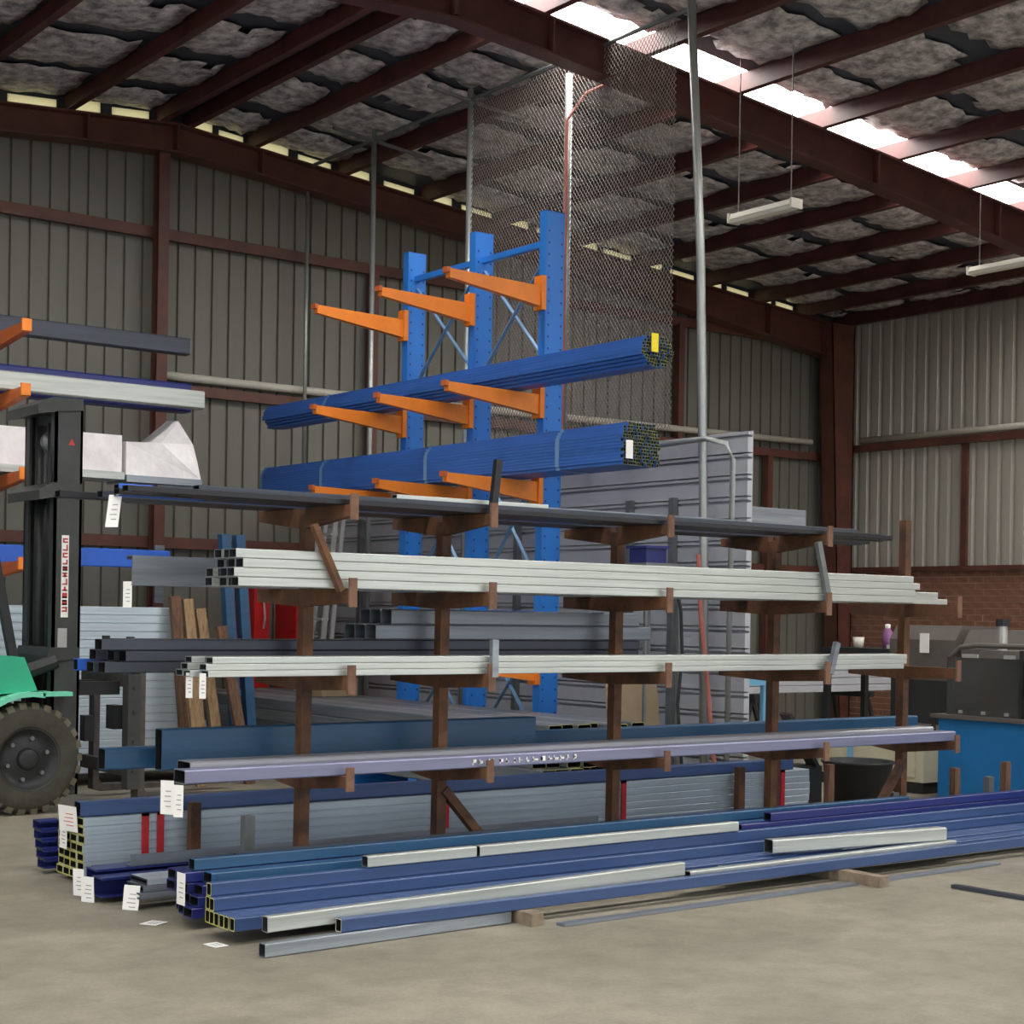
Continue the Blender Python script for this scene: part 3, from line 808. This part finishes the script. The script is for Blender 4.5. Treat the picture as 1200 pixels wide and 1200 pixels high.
for l, z in enumerate(AZ):
    for i, y in enumerate(CY):
        L_ = .98
        tip_up = .02
        am = MB()
        # tapering arm pointing to -x
        am.add([(CX - .03, y-.035, z-.17), (CX - .03, y+.035, z-.17), (CX - .03, y+.035, z), (CX - .03, y-.035, z),
                (CX - L_, y-.03, z-.075+tip_up), (CX - L_, y+.03, z-.075+tip_up), (CX - L_, y+.03, z+tip_up), (CX - L_, y-.03, z+tip_up)],
               [(0,1,2,3),(7,6,5,4),(0,4,5,1),(1,5,6,2),(2,6,7,3),(3,7,4,0)])
        a = obj('arm', am, 'rack_orange', crack)
        obj('bracket', MB().box(CX - .045, CX + .002, y - .055, y + .055, z - .2, z + .09), 'rack_orange', a)
        obj('end_stop', MB().box(CX - L_ - .03, CX - L_, y - .035, y + .035, z - .035 + tip_up, z + .01 + tip_up), 'rack_orange_old', a)
for a, b_ in zip(CY[:-1], CY[1:]):
    for z in (CH - .25, 2.95, 1.5):
        obj('tie_bar', MB().obox((CX + .1, a, z), (CX + .1, b_, z), .05, .05), 'rack_blue', crack)
    for (z0, z1) in ((CH - .3, 3.6), (2.9, 1.6), (1.45, .3)):
        obj('cross_brace', MB().obox((CX + .09, a, z0), (CX + .09, b_, z1), .035, .01), 'strap_steel', crack)
        obj('cross_brace', MB().obox((CX + .11, a, z1), (CX + .11, b_, z0), .035, .01), 'strap_steel', crack)

def bundle(name, label, xc, z0, y0, y1, tw, rows, straps, tagmat, tagz, tilt=0):
    """many small hollow tubes running along y"""
    t = thing(name, label, 'tube bundle', (xc, y0, z0), (tilt, 0, 0))
    mb = MB()
    for r, n in enumerate(rows):
        for c in range(n):
            x = (c - (n - 1) / 2) * tw
            e = random.uniform(-.02, .02)
            mb.rhs(0 + e, y1 - y0 + e, -tw/2 + .0006, tw/2 - .0006, r*tw, (r+1)*tw - .0006, .0028, 0, 1, 2, .1)
            n24 = 48
            for k in range(len(mb.v) - n24, len(mb.v)):
                px_, py_, pz_ = mb.v[k]
                mb.v[k] = (x - py_, px_, pz_)
    o = obj('tubes', mb, ('tube_bundle_blue', 'end_dim', 'hollow'), t); o['kind'] = 'stuff'
    H_ = len(rows) * tw
    for ys in straps:
        s = MB(); e = .004
        prof = []
        for r, n in enumerate(rows):
            prof.append((n*tw/2 + e, r*tw)); prof.append((n*tw/2 + e, (r+1)*tw))
        L2 = [(-u, v) for u, v in prof]
        ring = [(prof[0][0], -e)] + prof + [(prof[-1][0], H_ + e), (-prof[-1][0], H_ + e)] + L2[::-1] + [(-prof[0][0], -e)]
        n = len(ring)
        s.v = [(u, ys, v) for u, v in ring] + [(u, ys + .05, v) for u, v in ring]
        for i in range(n):
            j = (i + 1) % n
            s.face([i, j, n + j, n + i])
        obj('strap', s, 'strap_steel', t)
    obj('label_tag', MB().box(-rows[0]*tw*.5 + .0, -rows[0]*tw*.5 + .07, -.032, -.03, H_*tagz - .07, H_*tagz + .07), tagmat, t)
    return t
mat('tube_bundle_blue', (50, 98, 174), .4, 0, .12, 2.5, stretch=(6, .25, 6))
mat('end_dim', (120, 124, 70), .7)
bundle('tube_bundle', 'upper bundle of small blue tubes on the orange arms, yellow tag', 8.2, AZ[1] + .022, 8.95, 14.8, .025,
       [7, 9, 11, 13, 13, 12, 11, 10, 8], [4.6], 'tag_yellow', .75)
bundle('tube_bundle', 'lower strapped bundle of small blue tubes on the orange arms, white tag', 8.2, AZ[2] + .022, 9.12, 14.75, .025,
       [14, 15, 15, 15, 15, 15, 15, 15, 15, 15, 14, 13, 11], [.75, 2.6, 4.4, 5.6], 'white_paper', .35)
# galvanised and grey lengths on the base arms of the cantilever rack, along y
def ytube(name, label, group, x, y0, y1, z, w_, h_, mats, yaw=0):
    o = link(name, rhs_mesh(y1 - y0, w_, h_, mats), None, (x, y0, z), (0, 0, math.pi/2 + yaw))
    return tag(o, label, 'steel tube', group)
for r in range(5):
    for c in range(8):
        ytube('long_tube', f'long grey tube on the blue rack base, {ORD[r]} row up, {NTH[c]} from the left', 'grey tubes on the blue rack base',
              7.28 + c*.134, 9.15 + rnd.uniform(-.15, .15), 14.85 + rnd.uniform(-.2, .1), .162 + r*.105, .13, .104, ('galv_dull', 'end_yellow', 'hollow') if (c + r) % 3 else ('galv', 'end_yellow', 'hollow'))
# ------------------------------------------------------------------ left orange rack along the back wall
orack = thing('cantilever_rack', 'orange armed rack at the left edge behind the forklift', 'rack')
obj('column', MB().box(4.75, 4.9, 14.1, 14.3, 0, 4.6), 'rack_blue', orack)
obj('base_arm', MB().box(4.76, 4.89, 13.0, 14.3, 0, .1), 'rack_blue', orack)
for z in (3.80, 3.27, 2.58, 1.84):
    a = obj('arm', MB().add([(4.79,14.12,z-.16),(4.86,14.12,z-.16),(4.86,14.12,z),(4.79,14.12,z),(4.79,12.92,z-.05),(4.86,12.92,z-.05),(4.86,12.92,z+.03),(4.79,12.92,z+.03)],
        [(0,1,2,3),(7,6,5,4),(0,4,5,1),(1,5,6,2),(2,6,7,3),(3,7,4,0)]), 'rack_orange_old', orack)
    obj('end_stop', MB().box(4.785, 4.865, 12.9, 12.925, z - .04, z + .06), 'rack_orange', a)
tube('dark_beam', 'dark grey beam on the top arm of the left rack', None, 2.9, 6.55, 13.5, 3.815, .12, .15, ('tube_dark', 'tube_black', 'hollow'))
tube('galvanised_beam', 'pale galvanised beam on the second arm of the left rack', None, 2.9, 6.58, 13.25, 3.30, .12, .16, GALVB)
tube('blue_beam', 'dark blue beam behind the pale beam on the left rack', None, 2.9, 6.6, 13.6, 3.30, .2, .26, ('tube_navy', 'tube_navy', 'hollow'))
tube('blue_beam', 'bright blue beam on the lowest arm of the left rack', None, 2.9, 6.34, 13.4, 1.855, .1, .16, ('beam_blue', 'beam_blue', 'hollow'))
# wrapped packs
pk = thing('wrapped_pack', 'white wrapped pack on the left rack, plain left one', 'wrapped pack', (0, 0, 0))
obj('wrapping', MB().box(3.2, 5.80, 13.2, 13.6, 2.68, 3.0), 'wrap', pk)
obj('base_sheet', MB().box(3.2, 5.82, 13.18, 13.62, 2.615, 2.68), 'galv_bright', pk)
pk = thing('wrapped_pack', 'white wrapped pack with torn plastic peak at its right end', 'wrapped pack', (0, 0, 0))
vs = [(5.84,13.2,2.66),(6.56,13.2,2.66),(6.56,13.6,2.66),(5.84,13.6,2.66),(5.84,13.2,2.95),(6.16,13.18,2.96),(6.33,13.2,3.17),(6.5,13.25,2.98),(6.57,13.3,2.83),
      (5.84,13.6,2.97),(6.16,13.6,3.0),(6.36,13.5,3.2),(6.5,13.55,3.0),(6.57,13.55,2.86)]
fs = [(0,1,8,7,6,5,4),(3,9,10,11,12,13,2),(0,4,9,3),(1,2,13,8),(4,5,10,9),(5,6,11,10),(6,7,12,11),(7,8,13,12),(0,3,2,1)]
obj('wrapping', MB().add(vs, fs), 'wrap', pk)
obj('base_sheet', MB().box(5.84, 6.56, 13.18, 13.62, 2.6, 2.66), 'galv', pk)
# galvanised stack on the floor under it
for r in range(20):
    xe = 6.12 + (.0 if r >= 12 else (12 - r) * .045)
    tube('purlin_layer', f'galvanised section behind the forklift, {ORD[r]} in its stack', 'galvanised sections stacked behind the forklift', 3.2, xe, 13.09, .105 + r*.07, .62, .069,
         ('galv_pack', 'galv', 'galv'))
# ------------------------------------------------------------------ forklift
fl = thing('forklift', 'green forklift with tall dark mast parked at the left edge', 'forklift', (4.26, 11.2, 0))
def fob(name, mb, mm, parent=None, smooth=False): return obj(name, mb, mm, parent or fl, smooth=smooth)
def lathe(prof, n=36):
    """profile (radius, y) revolved about the y axis"""
    mb = MB(); base = 0
    for k in range(n):
        t = 2*math.pi*k/n
        for rr_, y_ in prof: mb.v.append((rr_*math.cos(t), y_, rr_*math.sin(t)))
    q = len(prof)
    for k in range(n):
        for i in range(q - 1):
            a, b2 = k*q + i, ((k+1) % n)*q + i
            mb.face([a, a+1, b2+1, b2])
    return mb
def wheel(y, s):
    wmb = lathe([(.22, 0), (.26, -.012), (.33, -.018), (.375, .01), (.395, .05), (.395, .2), (.375, .24), (.33, .262), (.22, .25)])
    wh = obj('wheel', wmb, 'rubber', fl, (0, y, .4), (0, 0, 0 if s > 0 else math.pi), smooth=True)
    tr = MB()
    for k in range(26):
        t = 2*math.pi*k/26
        for side in (0, 1):
            tt = t + side*.12
            c_, s2 = math.cos(tt), math.sin(tt)
            y0_, y1_ = (-.004, .11) if side == 0 else (.14, .25)
            for r0, r1 in ((.36, .405),):
                hw = .026
                tr.add([((r0*c_ - d*s2), yy, (r0*s2 + d*c_)) for yy in (y0_, y1_) for d in (-hw, hw)] +
                       [((r1*c_ - d*s2), yy, (r1*s2 + d*c_)) for yy in (y0_ + .02, y1_ - .0) for d in (-hw, hw)],
                       [(0,1,3,2),(4,6,7,5),(0,4,5,1),(2,3,7,6),(0,2,6,4),(1,5,7,3)])
    obj('tread', tr, 'rubber_pale', wh)['kind'] = 'stuff'
    obj('rim', lathe([(.0, .035), (.12, .035), (.15, .05), (.2, .045), (.222, .0), (.235, -.006)]), 'black_steel', wh, smooth=True)
    obj('hub', lathe([(0, -.01), (.06, -.01), (.075, .0), (.08, .04)], 20), 'black_steel', wh, smooth=True)
    nuts = MB()
    for k in range(6):
        t = 2*math.pi*k/6 + .3
        nuts.tube([(.15*math.cos(t), .02, .15*math.sin(t)), (.15*math.cos(t), .055, .15*math.sin(t))], .016, 6)
    obj('wheel_nuts', nuts, 'steel_grey', wh)['kind'] = 'stuff'
wheel(.02, 1); wheel(1.25, -1)
fob('axle', MB().box(-.1, .1, .25, 1.0, .28, .5), 'black_steel')
# body cowl (mostly outside the picture)
fob('cowl', MB().prism([(-1.9, .45), (-.52, .45), (-.52, .84), (.07, .89), (-.03, 1.13), (-.12, 1.14), (-1.9, 1.2)], 'y', .06, 1.2), 'fork_green')
fm = MB()
for k in range(9):
    t0, t1 = math.radians(78 + k*11), math.radians(78 + (k+1)*11)
    fm.add([(R_*math.cos(t), yy, .4 + R_*math.sin(t)) for R_ in (.45, .485) for t in (t0, t1) for yy in (-.03, .28)],
           [(0,1,3,2),(4,6,7,5),(0,4,5,1),(2,3,7,6),(0,2,6,4),(1,5,7,3)])
fm.box(.08, .3, -.03, .28, .85, .88)
fob('fender', fm, 'fork_green_light')
fob('floor_pan', MB().box(-1.6, .12, .15, 1.15, .35, .5), 'black_steel')
fob('guard_pillar', MB().obox((-.1, .1, 1.13), (-.34, .1, 2.3), .06, .06), 'black_steel')
fob('guard_pillar', MB().obox((-.1, 1.16, 1.13), (-.34, 1.16, 2.3), .06, .06), 'black_steel')
fob('overhead_guard', MB().box(-1.9, -.28, .06, 1.22, 2.28, 2.34), 'black_steel')
fob('side_mirror', MB().box(-.3, -.26, .0, .08, 1.88, 2.02), 'black_plastic')
# mast: outer and inner channel rails
MX = .19
for y in (.1, .70):
    s = 1 if y < .5 else -1
    r_ = MB().box(MX, MX + .21, y, y + .02*s if s > 0 else y - .02, .12, 3.0) if s > 0 else MB().box(MX, MX + .21, y - .02, y, .12, 3.0)
    r_.box(MX, MX + .02, min(y, y + .09*s), max(y, y + .09*s), .12, 3.0).box(MX + .19, MX + .21, min(y, y + .09*s), max(y, y + .09*s), .12, 3.0)
    fob('mast_rail', r_, 'mast_grey')
    i_ = MB().box(MX + .04, MX + .18, min(y + .1*s, y + .17*s), max(y + .1*s, y + .17*s), .2, 2.95)
    fob('inner_rail', i_, 'black_steel')
for z, b0 in ((2.92, -.14), (2.3, -.12), (1.1, -.04)):
    cmb = MB()
    cmb.prism([(MX + .02, z), (MX + .2, z + .02), (MX + .2, z + .1), (MX - .02, z + .1), (MX + b0, z + .04), (MX + b0, z - .03)], 'y', .08, .72)
    fob('cross_member', cmb, 'mast_grey')
for y in (.28, .52):
    fob('lift_cylinder', MB().tube([(MX + .06, y, .3), (MX + .06, y, 2.85)], .045, 12), 'black_steel', smooth=True)
for y in (.37, .44):
    fob('lift_chain', MB().obox((MX + .12, y, .5), (MX + .12, y, 2.8), .03, .02), 'grime')
fob('pulley', MB().tube([(MX + .08, .34, 2.72), (MX + .08, .4, 2.72)], .08, 16), 'steel_grey', smooth=True)
fob('hose_guide', MB().tube([(MX + .05, .12, 2.1), (MX - .02, .16, 2.4), (MX + .02, .2, 2.75)], .02, 6), 'black_plastic')
tl = fob('tilt_cylinder', MB().tube([(-.15, .13, .98), (.02, .12, 1.03)], .035, 10), 'steel_grey', smooth=True)
obj('cylinder_body', MB().tube([(.02, .12, 1.03), (.22, .1, 1.1)], .055, 10), 'black_steel', tl)
# decals on the near rail
dc = MB().box(MX + .06, MX + .115, .0985, .0995, 1.42, 2.02)
d_ = fob('decal', dc, 'white_paper')
lt = MB(); z = 1.46; rr = random.Random(11)
while z < 1.99:
    hh = rr.uniform(.03, .045)
    lt.box(MX + .068, MX + .107, .0975, .0983, z, z + .012)
    if rr.random() < .7: lt.box(MX + .068, MX + .107, .0975, .0983, z + hh - .012, z + hh)
    lt.box(MX + .068 if rr.random() < .5 else MX + .095, MX + .08 if rr.random() < .3 else MX + .107, .0975, .0983, z, z + hh)
    z += hh + .013
obj('decal_lettering', lt, 'print_red', d_)
fob('decal_plate', MB().box(MX + .04, MX + .11, .0985, .0995, 1.16, 1.34), 'alloy')
fob('warning_mark', MB().prism([(MX + .1, 2.68), (MX + .15, 2.68), (MX + .125, 2.73)], 'y', .0985, .0995), 'print_red')
# carriage and forks
CXF = .78
for z in (.28, .95):
    fob('carriage_bar', MB().box(CXF, CXF + .06, .08, .98, z - .05, z + .05), 'grime')
for ya_ in (.24, .56): fob('carriage_arm', MB().box(MX + .2, CXF, ya_, ya_ + .06, .84, .94), 'black_steel')
for y, yw in ((.02, .13), (.86, .1)):
    fk = MB()
    fk.prism([(CXF + .06, .06), (CXF + .12, .04), (CXF + 1.25, .05), (CXF + 1.25, .06), (CXF + .14, .10), (CXF + .11, .14), (CXF + .11, 1.02), (CXF + .06, 1.02)], 'y', y, y + yw)
    f_ = fob('fork', fk, 'grime')
    if y < .5:
        nb = MB()
        for z in (.28, .5, .72, .9): nb.tube([(CXF + .02, y - .02, z), (CXF + .02, y + .0, z)], .014, 6)
        nb.box(CXF - .03, CXF + .07, y - .004, y + .1, .14, 1.0)
        obj('side_plate', nb, 'mast_grey', f_)
for ya_ in (.1, .55): fob('backrest_post', MB().box(CXF, CXF + .05, ya_, ya_ + .04, 1.0, 1.28), 'black_steel')
fob('side_shift_roller', MB().box(CXF - .06, CXF + .02, .2, .35, .58, .76), 'black_steel')
fob('side_shift_roller', MB().box(CXF - .06, CXF + .02, .75, .85, .45, .65), 'black_steel')

# ------------------------------------------------------------------ clutter behind the racks
# leaning timbers
tb = [(6.14, 12.5, 6.08, 12.7, 1.6, 'timber_dark'), (6.29, 12.5, 6.2, 12.7, 1.58, 'timber'), (6.46, 12.5, 6.32, 12.7, 1.5, 'timber'),
      (6.62, 12.3, 6.42, 12.5, 1.35, 'timber_dark'), (6.16, 12.3, 6.1, 12.45, 1.05, 'timber')]
tl_ = ['leftmost dark timber leaning behind the forklift', 'pale timber leaning second from the left behind the forklift', 'pale timber leaning in the middle behind the forklift',
       'short dark timber leaning rightmost near the blue posts', 'short yellowish timber leaning in front of the others']
for (x, y, x2, y2, h, mm), lab in zip(tb, tl_):
    tag(obj('leaning_timber', MB().obox((x, y, 0), (x2, y2, h), .09, .05), mm), lab, 'timber')
for x, lab in ((6.66, 'left blue steel post leaning behind the brown rack'), (6.80, 'right blue steel post leaning behind the brown rack')):
    tag(obj('blue_post', MB().obox((x, 12.58, 0), (x - .16, 12.62, 2.15), .085, .085), 'tube_teal'), lab, 'steel post')
rd = thing('red_frame', 'bright red steel cabinet frame standing behind the brown rack', 'cabinet', (8.42, 15.3, 0))
for xx in (-.3, .2):
    obj('side_panel', MB().box(xx, xx + .18, -.25, .2, 0, 1.82 if xx < 0 else 1.6), 'red_paint', rd)
obj('shelf', MB().box(-.3, .4, -.25, .2, .95, 1.0).box(-.3, .4, -.25, .2, .3, .35), 'red_paint', rd)
obj('handle', MB().tube([(-.2, -.27, 1.3), (-.2, -.3, 1.4), (-.2, -.27, 1.6)], .012, 6), 'alloy', rd)
tag(obj('dark_tarp', MB().prism([(6.9, 0), (7.6, 0), (7.62, 1.18), (7.45, 1.32), (7.2, 1.3), (6.95, 1.35)], 'y', 15.25, 15.6), 'black_plastic'),
    'dark covered heap behind the leaning blue posts', 'tarp')
# step ladder
ld = thing('step_ladder', 'folded aluminium step ladder leaning behind the left end of the brown rack', 'ladder', (8.24, 13.8, .688))
for dy in (-.2, .2):
    obj('rail', MB().obox((-.2, dy, 0), (.02, dy*.8, 1.85), .05, .025), 'alloy', ld)
    obj('rear_rail', MB().obox((-.1, dy, 0), (.1, dy*.8, 1.83), .04, .025), 'alloy', ld)
for k in range(6):
    f = (k + .6) / 6.6
    obj('step', MB().box(-.2 + .22*f - .04, -.2 + .22*f + .04, -.2 + .04*f, .2 - .04*f, 1.85*f - .015, 1.85*f + .01), 'alloy', ld)
obj('cap', MB().box(-.02, .13, -.17, .17, 1.83, 1.87), 'alloy', ld)
# boxes and sheets
bx = thing('cardboard_box', 'dull cardboard box lying on the grey tubes behind the first rack posts', 'box', (7.95, 13.25, .69))
obj('carton', MB().box(-.2, .2, -.22, .22, 0, .27), 'card', bx)
obj('tape', MB().box(-.202, .202, -.222, .222, .17, .19), 'timber_dark', bx)
tag(obj('cardboard_sheet', MB().obox((8.62, 9.55, .1), (8.66, 9.7, .95), .55, .02, up=(0, 1, .1)), 'card'), 'large flat piece of cardboard leaning at the blue rack foot', 'cardboard')
tag(obj('hose', MB().tube([(9.0, 9.3, 2.0), (9.02, 9.28, 1.5), (9.08, 9.26, 1.0), (9.1, 9.2, .4), (9.12, 9.1, .02)], .018, 6), 'hose_red'), 'pinkish hose hanging beside the bent pole', 'hose')
tag(obj('cable', MB().tube([(8.75, 9.3, 1.75), (8.8, 9.28, 1.55), (8.84, 9.3, 1.2), (8.8, 9.3, .8), (8.84, 9.25, .014)], .014, 6), 'rope_black'), 'black cable hanging right of the third rack post', 'cable')
tag(obj('handrail', MB().tube([(9.1, 9.05, 0), (9.12, 9.05, 2.75), (9.1, 9.1, 2.88), (9.06, 9.3, 2.93), (9.06, 10.6, 2.9)], .022, 8), 'pipe_galv', smooth=True),
    'bent galvanised handrail at the right end of the partition', 'handrail')
# tank like mottled pot
tag(obj('hanging_bag', MB().tube([(9.02, 10.2, .9), (9.02, 10.2, 1.2), (9.02, 10.2, 1.42), (9.02, 10.2, 1.48)], [.13, .12, .08, .03], 10), 'tube_teal', smooth=False),
    'mottled blue-grey hanging bag right of the third rack post', 'bag')
tag(obj('blue_carton', MB().box(8.62, 8.84, 9.5, 9.7, 1.92, 2.04).box(8.6, 8.86, 9.48, 9.72, 2.04, 2.06), 'tube_navy'), 'small navy box standing behind the bright second shelf stack', 'box')
st_ = thing('box_stand', 'thin grey steel stand carrying the navy box', 'stand', (8.73, 9.6, 0))
obj('top_plate', MB().box(-.2, .2, -.2, .2, 1.89, 1.92), 'steel_grey', st_)
for sx in (-.18, .18):
    for sy in (-.18, .18):
        obj('leg', MB().box(sx - .012, sx + .012, sy - .012, sy + .012, 0, 1.89), 'steel_grey', st_)

# ------------------------------------------------------------------ machines at the right
mc = thing('roll_forming_machine', 'long blue machine bed with black guards at the right edge', 'machine', (10.85, 4.6, 0))
obj('bed', MB().box(0, .95, 0, 3.75, 0, .70), 'machine_blue', mc)
obj('bed_ledge', MB().box(-.05, 1.0, -.02, 3.8, .70, .73), 'hood_grey', mc)
for k in range(5):
    g = obj('guard_panel', MB().box(.06, .09, .05 + k*.74, .76 + k*.74, .73, 1.2), 'guard', mc)
    obj('guard_frame', MB().box(.05, .1, .03 + k*.74, .06 + k*.74, .73, 1.27), 'black_steel', g)
    obj('roller', MB().tube([(.3, .4 + k*.74, .98), (.8, .4 + k*.74, .98)], .18, 14), 'hood_grey', g)
    nb = MB()
    for j in range(3): nb.box(.03, .05, .15 + k*.74 + j*.22, .18 + k*.74 + j*.22, .745, .77)
    nb.box(.04, .06, .1 + k*.74, .2 + k*.74, 1.2, 1.23); nb.box(.04, .06, .45 + k*.74, .6 + k*.74, 1.2, 1.23)
    obj('latch', nb, 'alloy', g)['kind'] = 'stuff'
obj('hood_rail', MB().tube([(.1, 3.72, .75), (.1, 3.72, 1.2), (.12, 3.64, 1.28), (.14, 3.5, 1.3), (.14, .05, 1.3)], .022, 8), 'hood_grey', mc)
obj('hood', MB().prism([(.16, 1.2), (.95, 1.2), (.9, 1.26), (.2, 1.26)], 'y', .1, 3.5), 'hood_grey', mc)
obj('mast_post', MB().tube([(.5, 3.5, 1.26), (.5, 3.5, 1.46)], .04, 10), 'alloy', mc)
obj('mast_cap', MB().tube([(.5, 3.5, 1.46), (.5, 3.5, 1.52)], .06, 10), 'black_plastic', mc)
# farther unit of the machine line
m2 = thing('feed_stand', 'dark decoiler stand with rounded hood behind the last rack post', 'machine', (12.0, 8.1, 0))
obj('stand_body', MB().box(0, .9, 0, 1.6, .55, .95).box(.05, .13, .05, .13, 0, .55).box(.05, .13, 1.47, 1.55, 0, .55).box(.77, .85, .05, .13, 0, .55).box(.77, .85, 1.47, 1.55, 0, .55), 'black_steel', m2)
obj('hood_shell', MB().prism([(.0, .95), (.0, 1.25), (.12, 1.42), (.75, 1.42), (.95, 1.2), (.95, .95)], 'y', .1, .9), 'hood_grey', m2)
obj('hood_shell', MB().prism([(.05, .95), (.05, 1.32), (.15, 1.45), (.7, 1.45), (.85, 1.3), (.85, .95)], 'y', 1.0, 1.75), 'hood_grey', m2)
obj('notice', MB().box(-.015, -.005, 1.25, 1.35, 1.2, 1.38), 'white_paper', m2)
# work table with cup and bottle
tbx, tby, tz = 13.3, 11.0, 1.2
tb_ = thing('work_table', 'black steel work table carrying a cup and a bottle', 'table', (tbx, tby, 0))
obj('table_top', MB().box(-.35, .35, -.5, .5, tz - .05, tz), 'black_steel', tb_)
for sx in (-.3, .3):
    for sy in (-.45, .45):
        obj('leg', MB().box(sx - .03, sx + .03, sy - .03, sy + .03, 0, tz - .05), 'black_steel', tb_)
obj('lower_shelf', MB().box(-.32, .32, -.47, .47, .4, .44), 'hood_grey', tb_)
cp = tag(obj('cup', lathe([(0, 0), (.05, 0), (.06, .11), (.055, .11), (.045, .01)], 16), 'lamp_body', smooth=True), 'white cup on the black work table', 'cup')
cp.location = (tbx - .2, tby + .12, tz + .001); cp.rotation_euler = (math.pi/2, 0, 0)
bt = thing('spray_bottle', 'purple bottle with white cap on the black work table', 'bottle', (tbx, tby - .1, tz))
bo = obj('bottle_body', lathe([(0, 0), (.055, 0), (.055, .16), (.03, .2), (.03, .21)], 16), 'bottle_purple', bt, (0, 0, 0), (math.pi/2, 0, 0), smooth=True)
obj('cap', lathe([(.028, .205), (.028, .25), (.0, .255)], 12), 'white_paper', bt, (0, 0, 0), (math.pi/2, 0, 0), smooth=True)
dish = tag(obj('tray', MB().box(tbx - .1, tbx + .25, tby - .32, tby - .17, tz, tz + .04), 'lamp_body'), 'pale tray beside the purple bottle', 'tray')
# black tub, black chute, pale cabinet
db = thing('plastic_tub', 'black plastic tub on the floor left of the last rack post', 'tub', (9.85, 8.35, 0))
tubm = lathe([(0, 0), (.22, 0), (.27, .36), (.285, .37), (.285, .39), (.25, .385), (.2, .03), (0, .03)], 22)
obj('tub_shell', tubm, 'black_plastic', db, (0, 0, 0), (math.pi/2, 0, 0), smooth=True)
tag(obj('chute_plate', MB().obox((9.95, 8.9, .3), (9.72, 9.0, .72), .2, .03), 'black_plastic'), 'black plate sloping down to the black tub', 'plate')
tag(obj('chute_stand', MB().box(9.7, 10.0, 8.85, 9.1, 0, .3), 'black_steel'), 'low dark block behind the black tub', 'block')
cb = thing('pale_cabinet', 'cream panelled cabinet seen behind the last rack post', 'cabinet', (11.2, 8.75, 0))
obj('body', MB().box(0, .5, .02, 1.2, .1, .47), 'pale_panel', cb)
obj('edge_trim', MB().box(-.01, .02, .8, .86, .1, .49), 'light_blue', cb)
obj('door', MB().box(-.02, 0, .1, .75, .14, .45), 'pale_panel', cb)
obj('door', MB().box(-.02, 0, .9, 1.17, .14, .45), 'pale_panel', cb)
obj('plinth', MB().box(.02, .48, .04, 1.18, 0, .1), 'black_steel', cb)
lt_ = thing('light_blue_bench', 'small light blue bench beyond the partition end', 'bench', (12.0, 12.2, 0))
obj('bench_top', MB().box(-.5, .6, -.3, .3, .78, .86), 'light_blue', lt_)
for sx in (-.46, .52):
    for sy in (-.26, .26):
        obj('leg', MB().box(sx, sx + .05, sy - .025, sy + .025, 0, .78), 'light_blue', lt_)
for i, (x, y, z, L_) in enumerate(((10.6, 12.6, .86, 2.4), (12.2, 12.1, .87, 2.6))):
    pass
for i in range(4):
    tube('grey_board', f'grey board lying on trestles before the corner, {ORD[i]} in its pile', 'grey boards before the corner', 12.9 + .1*i, 16.2 - .2*i, 13.2, .62 + i*.085, .5, .08, ('partition_sheet', 'galv_dull', 'hollow'))
for x in (13.4, 15.4):
    tr_ = thing('trestle', f'dark trestle under the grey boards, {"left" if x < 14 else "right"} one', 'trestle', (x, 13.2, 0))
    obj('top_bar', MB().box(-.04, .04, -.35, .35, .55, .618), 'black_steel', tr_)
    for sy in (-.3, .3):
        obj('leg', MB().obox((-.2, sy, 0), (0, sy*.9, .56), .04, .04), 'black_steel', tr_)
        obj('leg', MB().obox((.2, sy, 0), (0, sy*.9, .56), .04, .04), 'black_steel', tr_)
